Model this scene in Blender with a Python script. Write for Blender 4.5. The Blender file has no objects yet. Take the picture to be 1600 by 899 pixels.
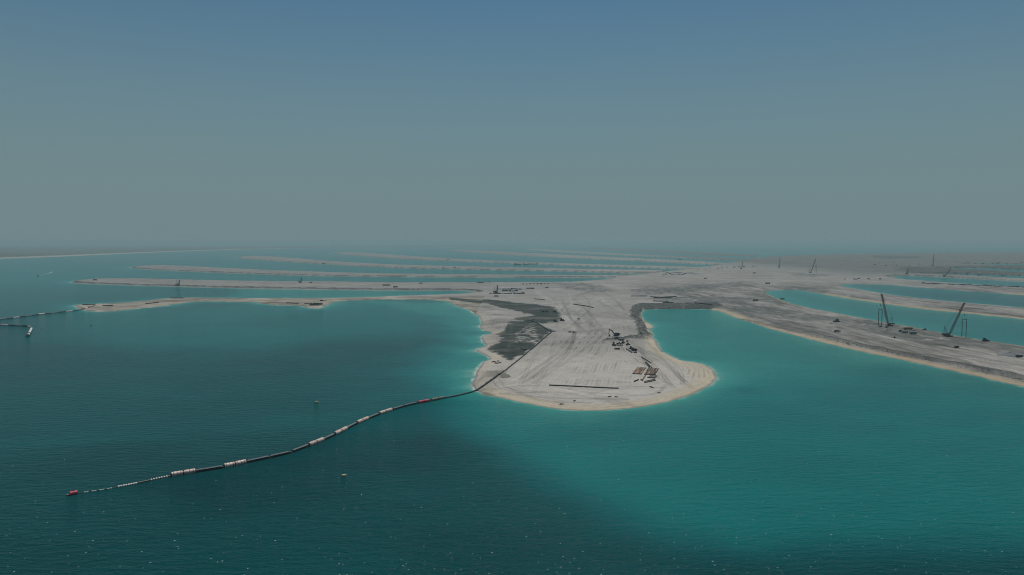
import bpy, math, random
import numpy as np
from mathutils import Vector, Matrix

R = math.radians
random.seed(7)
C = bpy.context.scene.collection
scene = bpy.context.scene

# ------------------------------------------------------------------ camera
CAM_H, FPX, HORIZON = 120.0, 1142.0, 379.0
PITCH = math.atan((449.5 - HORIZON) / FPX)
cam_data = bpy.data.cameras.new('camera')
cam_data.sensor_width = 36.0
cam_data.lens = 36.0 * FPX / 1600.0
cam_data.clip_start = 1.0
cam_data.clip_end = 200000.0
cam = bpy.data.objects.new('camera', cam_data)
C.objects.link(cam)
cam.location = (0, 0, CAM_H)
cam.rotation_euler = (math.pi / 2 - PITCH, 0, 0)
scene.camera = cam

# ------------------------------------------------------------------ sky, sun, exposure
SUN_EL, SUN_AZ = R(67), R(8)            # azimuth measured from the view direction (+Y), clockwise
world = bpy.data.worlds.new('World')
scene.world = world
world.use_nodes = True
nt = world.node_tree
nt.nodes.clear()
out = nt.nodes.new('ShaderNodeOutputWorld')
bg = nt.nodes.new('ShaderNodeBackground')
sky = nt.nodes.new('ShaderNodeTexSky')
sky.sky_type = 'NISHITA'
sky.sun_disc = False
sky.sun_elevation = SUN_EL
sky.sun_rotation = SUN_AZ
sky.altitude = 0
sky.air_density = 1.2
sky.dust_density = 0.4
sky.ozone_density = 3.0
bg.inputs['Strength'].default_value = 0.05
# dusty air: the sky keeps its own colour high up and is veiled by an even grey dust towards the horizon, alike all round
tc = nt.nodes.new('ShaderNodeTexCoord')
sep = nt.nodes.new('ShaderNodeSeparateXYZ')
nt.links.new(tc.outputs['Generated'], sep.inputs[0])
ramp = nt.nodes.new('ShaderNodeValToRGB')
ramp.color_ramp.interpolation = 'EASE'
el = ramp.color_ramp.elements
el[0].position = 0.0; el[0].color = (1, 1, 1, 1)
el[1].position = 0.40; el[1].color = (0, 0, 0, 1)
nt.links.new(sep.outputs['Z'], ramp.inputs['Fac'])
mixw = nt.nodes.new('ShaderNodeMixRGB')
mixw.inputs[2].default_value = (3.1, 4.5, 4.85, 1)
nt.links.new(ramp.outputs['Color'], mixw.inputs[0])
tint = nt.nodes.new('ShaderNodeMixRGB'); tint.blend_type = 'MULTIPLY'; tint.inputs[0].default_value = 1.0
tint.inputs[2].default_value = (0.50, 0.78, 0.82, 1)       # the dust in the upper air takes out part of the light
nt.links.new(sky.outputs['Color'], tint.inputs[1])
nt.links.new(tint.outputs['Color'], mixw.inputs[1])
nt.links.new(mixw.outputs['Color'], bg.inputs['Color'])
nt.links.new(bg.outputs[0], out.inputs['Surface'])

sun_data = bpy.data.lights.new('sun', 'SUN')
sun_data.energy = 3.0
sun_data.angle = R(0.5)
sun_data.color = (1.0, 0.955, 0.89)
sun = bpy.data.objects.new('sun', sun_data)
C.objects.link(sun)
sun_dir = Vector((math.sin(SUN_AZ) * math.cos(SUN_EL), math.cos(SUN_AZ) * math.cos(SUN_EL), math.sin(SUN_EL)))
sun.rotation_euler = sun_dir.to_track_quat('Z', 'Y').to_euler()
sun.location = (0, 0, 400)

vs = scene.view_settings
vs.view_transform = 'Standard'
vs.look = 'None'
vs.exposure = 0.1
vs.gamma = 1.0
vs.use_curve_mapping = False
cy = scene.cycles
cy.max_bounces = 5
cy.diffuse_bounces = 2
cy.glossy_bounces = 2
cy.transmission_bounces = 2
cy.volume_bounces = 1
cy.transparent_max_bounces = 8
cy.use_denoising = True
cy.filter_width = 1.05
cy.sample_clamp_indirect = 3.0
cy.sample_clamp_direct = 12.0
cy.caustics_reflective = False
cy.caustics_refractive = False

# ------------------------------------------------------------------ pixel -> ground
_cp, _sp = math.cos(PITCH), math.sin(PITCH)

def ground(px, py, z=0.0):
    """where the line of sight through a photo pixel meets the level z (arrays allowed)"""
    u = (np.asarray(px, dtype=np.float64) - 799.5) / FPX
    v = (449.5 - np.asarray(py, dtype=np.float64)) / FPX
    dy = _cp + v * _sp
    dz = -_sp + v * _cp
    t = (z - CAM_H) / dz
    return u * t, dy * t

def gpoly(pts, z=0.0):
    a = np.array(pts, dtype=np.float64)
    x, y = ground(a[:, 0], a[:, 1], z)
    return np.stack([x, y], 1)

# ------------------------------------------------------------------ noise and distance helpers
def _hash(ix, iy, seed):
    h = (ix.astype(np.int64) * 374761393 + iy.astype(np.int64) * 668265263 + seed * 974711) & 0x7fffffff
    h = ((h ^ (h >> 13)) * 1274126177) & 0x7fffffff
    return ((h ^ (h >> 16)) & 0xffff) / 65535.0

def vnoise(x, y, seed=0):
    ix, iy = np.floor(x), np.floor(y)
    fx, fy = x - ix, y - iy
    fx = fx * fx * (3 - 2 * fx); fy = fy * fy * (3 - 2 * fy)
    a, b = _hash(ix, iy, seed), _hash(ix + 1, iy, seed)
    c, d = _hash(ix, iy + 1, seed), _hash(ix + 1, iy + 1, seed)
    return (a + (b - a) * fx) * (1 - fy) + (c + (d - c) * fx) * fy

def fbm(x, y, scale, octv=4, seed=0):
    """value noise in -1..1 with the given largest feature size in metres"""
    t, amp, tot = 0.0, 1.0, 0.0
    fx, fy = np.asarray(x) / scale, np.asarray(y) / scale
    for k in range(octv):
        t = t + amp * vnoise(fx, fy, seed + k * 17); tot += amp
        amp *= 0.5; fx = fx * 2.03 + 11.7; fy = fy * 2.03 - 5.3
    return t / tot * 2 - 1

def sstep(a, b, x):
    t = np.clip((x - a) / (b - a), 0, 1)
    return t * t * (3 - 2 * t)

def poly_sd(poly, X, Y, far=400.0):
    """signed distance, negative inside"""
    res = np.full(X.shape, far)
    lo, hi = poly.min(0) - far, poly.max(0) + far
    m = (X > lo[0]) & (X < hi[0]) & (Y > lo[1]) & (Y < hi[1])
    if not m.any(): return res
    x, y = X[m], Y[m]
    best = np.full(x.shape, 1e18); inside = np.zeros(x.shape, bool)
    n = len(poly)
    for i in range(n):
        ax, ay = poly[i]; bx, by = poly[(i + 1) % n]
        ex, ey = bx - ax, by - ay
        L = ex * ex + ey * ey
        if L < 1e-9: continue
        wx, wy = x - ax, y - ay
        t = np.clip((wx * ex + wy * ey) / L, 0, 1)
        dx, dy = wx - ex * t, wy - ey * t
        np.minimum(best, dx * dx + dy * dy, out=best)
        if by != ay:
            cnd = ((ay > y) != (by > y)) & (x < ex * (y - ay) / ey + ax)
            inside ^= cnd
    d = np.sqrt(best)
    res[m] = np.minimum(np.where(inside, -d, d), far)
    return res

def line_d(pts, X, Y, far=120.0):
    """distance to an open polyline"""
    res = np.full(X.shape, far)
    lo, hi = pts.min(0) - far, pts.max(0) + far
    m = (X > lo[0]) & (X < hi[0]) & (Y > lo[1]) & (Y < hi[1])
    if not m.any(): return res
    x, y = X[m], Y[m]; best = np.full(x.shape, 1e18)
    for (ax, ay), (bx, by) in zip(pts[:-1], pts[1:]):
        ex, ey = bx - ax, by - ay
        t = np.clip(((x - ax) * ex + (y - ay) * ey) / max(ex * ex + ey * ey, 1e-9), 0, 1)
        best = np.minimum(best, (x - ax - ex * t) ** 2 + (y - ay - ey * t) ** 2)
    res[m] = np.minimum(np.sqrt(best), far)
    return res

def chaikin(p, closed=True):
    q = []
    n = len(p)
    for i in range(n if closed else n - 1):
        a, b = p[i], p[(i + 1) % n]
        q += [a * 0.75 + b * 0.25, a * 0.25 + b * 0.75]
    if not closed: q = [p[0]] + q + [p[-1]]
    return np.array(q)

# ------------------------------------------------------------------ outlines of the reclaimed land (waterlines)
HEADLAND = [(738, 606), (750, 614), (775, 621), (810, 628), (850, 636), (885, 641), (925, 642), (970, 640), (1010, 635), (1050, 627), (1080, 617),
 (1103, 606), (1117, 595), (1118, 585), (1108, 573), (1092, 567.5), (1065, 564), (1046, 556.5), (1030, 547), (1027, 535), (1019, 527), (1019, 522),
 (1013, 516), (1021, 509.5), (1008, 503), (1002, 496), (1000, 485), (1010, 483.3), (1060, 483.2), (1117, 483.2), (1142, 494), (1175, 505), (1209, 516), (1272, 532),
 (1334, 547.5), (1397, 560), (1475, 577), (1537, 591), (1600, 605), (1750, 640), (2200, 745), (2200, 625), (1750, 567),
 (1600, 541.5), (1544, 533.5), (1502, 527), (1464, 519), (1403, 507.5), (1347, 497.5), (1299, 488), (1252, 479.5), (1219, 469), (1200, 461), (1192, 455), (1225, 453),
 (1253, 453.6), (1307, 464), (1360, 472), (1427, 481.5), (1520, 491), (1600, 499), (2200, 559), (2200, 531),
 (1600, 481.5), (1494, 472), (1413, 464), (1347, 453.4), (1307, 445.6), (1330, 444), (1387, 445.3), (1440, 450), (1520, 456), (1600, 461.5), (2200, 500), (2200, 482),
 (1600, 449.5), (1469, 441.8), (1408, 437), (1390, 432.6), (1416, 431), (1495, 435), (1600, 441), (2200, 472), (2200, 460),
 (1600, 437), (1500, 431), (1430, 427.2), (1500, 427.6), (1600, 432), (2200, 452), (2200, 445),
 (1600, 426.8), (1520, 422.4), (1450, 419.2), (1520, 419), (1600, 421.8), (2200, 436), (2200, 430),
 (1600, 417), (1470, 411), (1600, 413.2), (2200, 420), (2200, 390),
 (1700, 393), (1500, 395), (1400, 396.2), (1350, 397), (1250, 399), (1180, 403), (1140, 411), (1100, 418), (1050, 424), (1000, 429.5), (955, 433.5), (945, 437.5), (913, 440),
 (877, 441.7), (817, 442.6), (750, 443), (600, 442.6), (500, 441.2), (400, 440.7), (275, 438), (200, 436), (150, 437), (120, 438.7), (105, 441.5), (112, 443.2), (175, 445.7), (250, 447.7),
 (325, 450), (400, 451.5), (500, 453), (600, 454.5), (700, 454.3), (735, 455.2), (744, 458.5), (700, 461), (650, 462.4), (575, 464.4), (525, 465.8), (475, 466), (400, 466), (350, 465.8),
 (287, 464.8), (250, 467), (212, 472), (150, 475), (113, 477.2), (121, 481.5), (140, 487), (175, 487), (212, 482.5), (250, 479), (275, 475), (315, 470.6), (350, 471.5), (400, 472.3),
 (412, 475), (430, 477.4), (468, 477.6), (482, 481.6), (500, 482.6), (507, 477.5), (525, 470.6), (575, 469), (625, 468), (675, 469), (700, 471), (708, 476), (733, 484.5),
 (747, 494), (753, 503), (748, 512), (757, 517), (772, 521.4), (760, 523), (751, 527), (753, 534), (762, 539), (750, 544), (744, 548.5), (756, 554.5), (766, 559), (754, 567), (743, 579.6), (740, 590)]
SPIT_B = [(192, 418.8), (250, 423), (400, 429), (500, 432), (600, 433.1), (800, 434.4), (960, 434.4), (1010, 430), (950, 431.6), (800, 430.7), (600, 428.8), (500, 426), (400, 422.3), (275, 415.7), (225, 415.6)]
SPIT_C = [(363, 402.8), (400, 406.7), (500, 413), (600, 418.8), (700, 421.2), (800, 423), (900, 425), (1010, 428.6), (1060, 424), (950, 422.2), (800, 418.9), (700, 416.8), (600, 414), (500, 407.5), (425, 401), (390, 400.2)]
SPIT_D = [(512, 396.2), (560, 400.2), (620, 405), (700, 408.4), (800, 412), (950, 417.4), (1090, 421.8), (1110, 418.6), (950, 414.8), (800, 409.2), (700, 404.6), (620, 399), (570, 395.2), (530, 394.5)]
SPIT_E = [(692, 391.7), (760, 396.6), (800, 399.4), (900, 404), (1000, 408.5), (1130, 415.5), (1150, 412), (1000, 404.6), (850, 397.2), (760, 392.2), (720, 390.6)]
SPIT_F = [(815, 390), (900, 396), (1000, 400.6), (1160, 408.4), (1170, 405.5), (1000, 398.2), (900, 393.2), (830, 388.8)]
SPIT_G = [(905, 388.2), (1000, 393.3), (1180, 402.5), (1190, 399.5), (1010, 391), (930, 387.3)]
COAST = [(-500, 424), (-200, 412.5), (0, 404.6), (100, 401), (200, 396.4), (300, 392.4), (400, 389.2), (550, 387), (800, 385.6), (1000, 384.6), (1000, 383.2), (-500, 386)]
POLYS = []
for k, (nm, p) in enumerate((('sand_headland', HEADLAND), ('sand_spit', SPIT_B), ('sand_spit', SPIT_C), ('sand_spit', SPIT_D), ('sand_spit', SPIT_E),
                             ('sand_spit', SPIT_F), ('sand_spit', SPIT_G), ('far_coast', COAST))):
    POLYS.append((nm, chaikin(gpoly(p))))

def shore_sd(X, Y):
    """signed distance to the nearest waterline (negative on land) and which land it is"""
    far = np.clip(Y / 900.0, 0.6, 12.0)
    wx = X + fbm(X, Y, 26, 3, 3) * 2.6 * far + fbm(X, Y, 7, 2, 5) * 0.9
    wy = Y + fbm(X, Y, 26, 3, 9) * 2.6 * far + fbm(X, Y, 7, 2, 15) * 0.9
    best = np.full(X.shape, 1e9); who = np.zeros(X.shape, int)
    for k, (nm, p) in enumerate(POLYS):
        s = poly_sd(p, wx, wy)
        m = s < best
        best[m] = s[m]; who[m] = k
    return best, who

def zone(pts, X, Y, soft, z=2.0):
    return sstep(soft, -soft, poly_sd(gpoly(pts, z), X, Y, far=max(60.0, soft * 2)))

# zones on the headland (pixel outlines on the sand level)
MUD = [[(700, 464.5), (735, 467), (770, 468.5), (805, 473), (838, 476), (864, 480), (874, 494), (872, 502.5), (850, 505.5), (830, 503), (800, 500), (806, 497), (838, 493), (800, 485.5), (760, 474.5), (722, 470.5), (700, 467)],
       [(795, 503), (812, 502.5), (829, 500), (862, 517), (838, 537), (822, 551), (800, 563), (786, 556), (766, 549), (759, 546), (777, 536), (782, 525), (770, 523), (790, 513)]]
HEAP = [[(748, 590), (757, 579), (785, 579), (794, 586), (780, 589), (762, 590), (745, 600)], [(755, 605), (765, 603), (781, 606), (775, 613), (757, 612)]]
BANK = [[(984, 487), (987, 479), (1000, 475.5), (1060, 474.8), (1118, 474.5), (1130, 478), (1120, 482.6), (1003, 482.6), (1000, 490), (1006, 503), (1012, 516), (1018, 526), (1010, 531), (985, 530), (955, 534), (938, 533),
         (960, 529), (992, 526), (1000, 521), (995, 508), (986, 496)]]
PAD = [(775, 592), (800, 573), (830, 549), (862, 520), (885, 511), (900, 500), (960, 497), (985, 500), (995, 525), (1010, 545), (1040, 562), (1070, 578), (1085, 590), (1075, 603), (1040, 614), (980, 621), (900, 620), (840, 613), (790, 602)]
LOBE = [(1010, 524), (1024, 528), (1034, 548), (1060, 562), (1100, 566), (1122, 582), (1122, 600), (1095, 608), (1086, 590), (1072, 577), (1045, 565), (1012, 545), (1004, 530)]
ROUGH = [[(872, 444), (905, 443), (945, 448), (960, 456), (925, 456), (880, 453)], [(985, 456), (1010, 450), (1050, 452), (1090, 446), (1130, 443), (1170, 442), (1180, 446), (1130, 450), (1090, 456), (1050, 462), (1000, 463)],
         [(1010, 465), (1090, 463), (1150, 468), (1120, 474), (1040, 473)], [(1120, 466), (1215, 467), (1230, 474), (1180, 475), (1120, 472)], [(1160, 456), (1215, 464), (1240, 476), (1215, 476), (1185, 466)],
         [(1130, 478), (1190, 478), (1290, 496), (1250, 500), (1170, 492)], [(1240, 497), (1290, 495), (1330, 499), (1300, 503), (1255, 503)],
         [(1320, 498), (1420, 505), (1480, 520), (1560, 532), (1560, 545), (1480, 540), (1400, 527), (1330, 512)], [(1520, 532), (1600, 541), (1640, 560), (1570, 552), (1530, 541)],
         [(1195, 448), (1260, 448), (1330, 462), (1400, 472), (1340, 466), (1250, 452)], [(1360, 400), (1440, 401), (1430, 405), (1370, 405)], [(1240, 428), (1290, 430), (1280, 434), (1240, 433)],
         [(1400, 418), (1600, 415), (2000, 425), (2000, 450), (1600, 436), (1420, 428)]]
PALE = [[(1345, 507), (1362, 507), (1360, 510), (1343, 510)], [(1466, 529), (1486, 530), (1482, 533), (1464, 531)], [(1442, 531), (1458, 532), (1454, 536), (1440, 535)],
        [(806, 520), (830, 505), (836, 512), (842, 536), (806, 536)]]
ROADS = [([(838, 455), (843, 462), (868, 471), (878, 484), (886, 500), (897, 514)], 7, 0.16), ([(1100, 484), (1170, 478), (1250, 486), (1330, 500)], 6, 0.15), ([(1200, 505), (1230, 490), (1300, 493)], 6, 0.13),
         ([(880, 508), (930, 509), (988, 511)], 3, 0.14), ([(790, 548), (800, 530), (797, 515), (800, 505)], 3, 0.2), ([(1150, 486), (1210, 496), (1290, 515), (1400, 536), (1500, 556), (1600, 580), (1700, 606)], 8, 0.07),
         ([(1380, 520), (1450, 528), (1530, 548), (1600, 562)], 6, -0.14), ([(1290, 505), (1380, 516), (1440, 524)], 8, -0.16), ([(1420, 532), (1500, 545), (1620, 570)], 4, -0.18),
         ([(866, 487), (872, 492), (875, 500)], 2, -0.2), ([(884, 484), (890, 496), (893, 503)], 1.6, -0.2), ([(905, 476), (940, 490), (985, 497)], 3, -0.08), ([(960, 465), (1040, 464), (1075, 466)], 4, -0.22)]
ROADS = [(chaikin(chaikin(gpoly(p, 2.0), False), False), w, v) for p, w, v in ROADS]
# wheel tracks: pairs of long thin curves left by trucks on the open sand
TRACKS = []
rt = random.Random(21)
for (x0, y0, x1, y1, n) in ((885, 512, 905, 462, 9), (930, 525, 900, 470, 8), (985, 500, 930, 462, 7), (880, 462, 960, 447, 6), (960, 458, 1130, 440, 8), (1130, 462, 1230, 440, 6), (820, 600, 905, 520, 9), (1060, 605, 1000, 540, 7), (900, 612, 1050, 600, 6), (1180, 484, 1330, 520, 9), (1330, 524, 1560, 568, 12), (1300, 512, 1480, 548, 9), (780, 610, 960, 628, 6)):
    for k in range(n):
        j = lambda a: rt.gauss(0, a)
        a, b = gpoly([(x0 + j(14), y0 + j(4)), (x1 + j(22), y1 + j(4))], 2.0)
        m = (a + b) / 2 + np.array([j(14), j(30)])
        c = chaikin(chaikin(np.array([a, m, b]), False), False)
        dv = (b - a) / max(np.hypot(*(b - a)), 1e-6); nv = np.array([-dv[1], dv[0]]) * 1.3
        v = -rt.uniform(0.10, 0.30) if rt.random() < 0.8 else 0.12
        TRACKS.append((c + nv, 0.8, v)); TRACKS.append((c - nv, 0.8, v))
PADW = chaikin(gpoly(PAD, 2.0))

def land_shape(X, Y, sd, who):
    """height and colour of the land; sd is negative inland"""
    d = -sd
    near = (who == 0)
    farw = np.maximum(np.maximum((~near) * 1.0, sstep(1480, 1800, Y) * sstep(260, 60, X)), sstep(1950, 2500, Y))
    far = farw > 0.5
    bank = np.zeros(X.shape)
    wx = X + fbm(X, Y, 18, 3, 31) * 7; wy = Y + fbm(X, Y, 18, 3, 37) * 9
    for b in BANK: bank = np.maximum(bank, zone(b, wx, wy, 3.0, 1.5))
    bar = (X < -60) & (Y > 1200) & (Y < 1600)
    gentle = np.where(d < 0, 0.14 * d, np.minimum(0.11 * d, 1.5 + 0.03 * (d - 13)))
    gentle = np.minimum(gentle, 2.3)
    steep = np.where(d < 0, 0.3 * d, np.minimum(0.42 * d, 3.4))
    tall = np.where(d < 0, 0.2 * d, np.where(d < 11, 0.09 * d, np.minimum(1.0 + 0.45 * (d - 11), 4.4)))
    z = gentle * (1 - bank) + steep * bank
    z = z * (1 - farw) + tall * farw
    z = np.where(bar, np.where(d < 0, 0.14 * d, np.minimum(0.1 * d, 1.2)), z)
    z = np.maximum(z, -2.2)
    inl = sstep(4, 20, d)
    # colour
    sand = np.array([0.37, 0.345, 0.31]); beach = np.array([0.40, 0.352, 0.272]); mud = np.array([0.034, 0.042, 0.038]); rock = np.array([0.036, 0.044, 0.042])
    n1 = fbm(X, Y, 90, 4, 1); n2 = fbm(X, Y, 9, 3, 2); n3 = fbm(X, Y, 30, 4, 4)
    right = (X > 330) & near & (Y < 2000)
    rw = sstep(250, 420, X) * sstep(2300, 1800, Y) * near
    # the freshly pumped tip is palest, older fill further back is greyer
    tone = 1 - 0.24 * sstep(640, 900, Y) - 0.08 * sstep(1500, 2600, Y) - 0.20 * rw
    col = sand[None, :] * (tone * (1 + 0.12 * n1 + 0.09 * n2))[:, None]
    col = col * np.stack([1 - 0.04 * sstep(640, 1000, Y), 1 - 0.02 * sstep(640, 1000, Y), 1 + 0.0 * Y], 1)
    lumps = fbm(X, Y, 22, 5, 121) * (1 - rw) + rw * (0.8 * fbm(X + 0.07 * Y, Y * 0.16, 8, 4, 141) + 0.75 * fbm(X, Y * 0.3, 5, 3, 145)); lump2 = fbm(X * .55, Y, 48, 4, 123) * (1 - rw) + rw * fbm(X + 0.07 * Y, Y * 0.22, 26, 4, 143)
    col = col * np.where(bar, 0.84, 1.0)[:, None] * np.where(bar[:, None], np.array([1.0, 0.96, 0.88])[None, :], 1.0)
    amp = 0.17 * sstep(700, 1000, Y) + 0.42 * rw + 0.22 * bar + 0.22 * sstep(20, -30, X) * sstep(1700, 1400, Y) * sstep(60, 30, d)
    col = col * np.clip(1 + amp * (lumps * 1.3 + lump2 * 1.2), 0.32, 1.45)[:, None]
    greyer = sstep(0, 1, n3 * 0.8 + 0.55) * (0.10 + 0.25 * rw)
    col = col * (1 - greyer[:, None]) + np.array([0.165, 0.17, 0.16])[None, :] * greyer[:, None]
    # rough dark ground
    rough = np.zeros(X.shape)
    wide = np.clip(Y / 1000, 0.8, 3)
    for p in ROUGH:
        rough = np.maximum(rough, zone(p, X + n3 * 16 * wide, Y + fbm(X, Y, 60, 3, 47) * 40 * wide, 12.0 * 1.5))
    lump = sstep(-0.3, 0.35, fbm(X, Y * 0.45, 9, 4, 51))
    ra = rough * (0.25 + 0.6 * lump)
    col = col * (1 - ra[:, None]) + np.array([0.085, 0.095, 0.09])[None, :] * ra[:, None]
    z = z + rw * inl * 0.7 * np.clip(fbm(X + 0.07 * Y, Y * 0.16, 8, 4, 141) + 0.15, -0.3, 1)
    z = z + rough * inl * (fbm(X, Y, 16, 4, 53) + 0.4) * 1.3
    # mud basin
    m = np.zeros(X.shape)
    n5 = fbm(X, Y, 5, 3, 131)
    for p in MUD: m = np.maximum(m, zone(p, wx + 3.5 * n5, wy + 8 * n5, 2.5))
    streak = fbm(X * 0.35, Y, 20, 4, 61)
    m = m * np.clip(0.95 + 0.6 * streak, 0.35, 1)
    col = col * (1 - m[:, None]) + (mud[None, :] * np.clip(1 + 0.5 * n2 + 0.8 * streak, 0.4, 2.4)[:, None]) * m[:, None]
    z = z - 0.5 * m * inl
    for p in HEAP:
        h = zone(p, wx, wy, 3.0)
        col = col * (1 - 0.75 * h[:, None]) + np.array([0.145, 0.14, 0.115])[None, :] * 0.75 * h[:, None]
        z = z + h * (0.9 + 0.5 * n2)
    for p in PALE:
        h = zone(p, X + n2 * 3, Y + n2 * 8, 4.0) * np.where(Y > 1150, 0.30, 0.55 * sstep(-0.05, 0.35, fbm(X, Y * 1.6, 5, 3, 71)))
        col = col * (1 - h[:, None]) + np.array([0.50, 0.48, 0.44])[None, :] * h[:, None]
    # rock faced banks
    rb = bank * 0.85
    rb = np.where(far & (d < 22) & ~bar, np.maximum(rb, 0.85 * farw * sstep(34, 24, d) * sstep(7, 14, d)), rb)
    rb = rb * np.clip(0.85 + 0.5 * fbm(X, Y, 5, 2, 81), 0, 1)
    col = col * (1 - rb[:, None]) + rock[None, :] * rb[:, None]
    z = z + bank * inl * (0.6 + 0.9 * fbm(X, Y, 4, 2, 83))
    # bulldozer passes on the pad: furrows that follow the edge of the pad
    ps = poly_sd(PADW, X + n3 * 1.5, Y + n3 * 1.5, far=200.0)
    on = sstep(0, -4, ps)
    far_in = -ps
    wig = far_in + 2.2 * fbm(X, Y, 40, 3, 91)
    f1 = np.sin(wig * 2 * math.pi / 3.1); f2 = np.sin(wig * 2 * math.pi / 7.3 + 1.3)
    brk = sstep(-0.25, 0.5, fbm(X, Y, 22, 3, 93))
    edgew = sstep(48, 30, far_in)
    st = X - 0.22 * (Y - 700) + 2.5 * fbm(X, Y, 60, 3, 151)
    g1 = np.sin(st * 2 * math.pi / 3.6); g2 = np.sin(st * 2 * math.pi / 9.1 + 0.7)
    f1 = f1 * edgew + g1 * (1 - edgew); f2 = f2 * edgew + g2 * (1 - edgew)
    pads = on * brk * (0.45 + 0.55 * sstep(640, 740, Y))
    ln = np.clip(sstep(0.4, 1.0, f1) * 0.8 + sstep(0.5, 1.0, f2) * 0.7, 0, 1)
    col = col * (1 - 0.50 * (pads * ln))[:, None]
    z = z + pads * (0.14 * f1 + 0.10 * f2)
    col = col * (1 + 0.07 * on * sstep(760, 640, Y))[:, None]
    # beach
    bw = np.where(right, 14.0, 15.0) * (1 + 0.3 * n1)
    bb = np.where(near & (Y < 1700), sstep(bw * 1.25, bw * 0.45, d), 0.0) * (1 - bank)
    leftside = sstep(-5, -30, X) * (Y > 560)
    bb = bb * (1 - 0.75 * leftside) * (1 - 0.7 * m)
    bb = np.maximum(bb, 0.75 * zone(LOBE, X + n3 * 6, Y + n3 * 6, 5.0))
    tl = np.sin((d + 3.2 * fbm(X, Y, 46, 3, 95)) * 2 * math.pi / 4.6) * sstep(-0.5, 0.35, fbm(X, Y, 24, 3, 99))
    bc = beach[None, :] * (1 + 0.08 * n2 - 0.30 * sstep(0.35, 1, tl) * sstep(3, 6, d))[:, None]
    bc = bc * (1 - 0.24 * rw[:, None] * np.array([0.8, 1.0, 1.25])[None, :])
    col = col * (1 - bb[:, None]) + bc * bb[:, None]
    z = z + 0.07 * tl * bb * sstep(3, 6, d)
    # contour tracks further in
    t2 = np.sin((d + 2.5 * fbm(X, Y, 50, 3, 97)) * 2 * math.pi / 5.5)
    c2 = sstep(10, 18, d) * sstep(60, 35, d) * np.where(near & (Y < 1500), 1, 0) * (1 - on) * sstep(-0.3, 0.3, n3)
    col = col * (1 - 0.26 * c2 * sstep(0.5, 1, t2))[:, None]
    # rubble ridge along the long right-hand spit
    rd = 25 + 3.0 * fbm(X, Y, 60, 2, 101)
    rg = np.exp(-((d - rd) / 5.0) ** 2) * np.where(right & (Y < 1500) & (X < 520), 1, 0) * (0.85 + 0.5 * fbm(X, Y * 0.6, 11, 3, 103))
    rg = np.clip(rg, 0, 1)
    z = z + 2.8 * rg
    col = col * (1 - 0.85 * rg[:, None]) + np.array([0.06, 0.066, 0.062])[None, :] * 0.85 * rg[:, None]
    rg2 = np.exp(-((d - 9) / 3.5) ** 2) * np.where(right & (Y < 1700) & (X > 520) & (X < 650), 1, 0)
    col = col * (1 - 0.55 * rg2[:, None]); z = z + 0.9 * rg2
    for p, w, v in ROADS:
        a = sstep(w * 1.25, w * 0.6, line_d(p, X + n2 * 2, Y + n2 * 4))
        col = col * (1 + v * a)[:, None]
        z = z - 0.15 * a * inl
    for p, w, v in TRACKS:
        a = sstep(w * 1.4, w * 0.5, line_d(p, X + n2, Y + n2, far=12.0))
        col = col * (1 + v * a)[:, None]
    be = bar * sstep(9, 6, d) * sstep(1, 4, d) * sstep(-0.3, 0.2, n3)
    col = col * (1 - 0.5 * be)[:, None]
    # wet edge
    wet = sstep(3.2, 0.6, d + 0.8 * n2) * np.where(far, 0.2, 1.0)
    col = col * (1 - 0.42 * wet)[:, None]
    z = z + inl * 0.18 * fbm(X, Y, 12, 3, 111)
    sp = np.maximum(farw * sstep(350, 100, X), sstep(900, 1300, X) * sstep(1900, 2600, Y)) * (who < 7)
    col = col * (1 - sp[:, None] * np.array([0.14, 0.12, 0.10])[None, :])
    dk = sstep(1150, 1500, X) * sstep(2300, 2900, Y)
    col = col * (1 - 0.34 * dk)[:, None]
    coast = who == 7
    col[coast] = np.array([0.11, 0.115, 0.10]) * (1 + 0.3 * fbm(X[coast], Y[coast], 500, 3, 5))[:, None]
    edge = coast & (d < 160)
    col[edge] = np.array([0.30, 0.28, 0.25])
    return z, np.clip(col, 0.02, 0.7), bb

# ------------------------------------------------------------------ materials
MATS = {}

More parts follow.
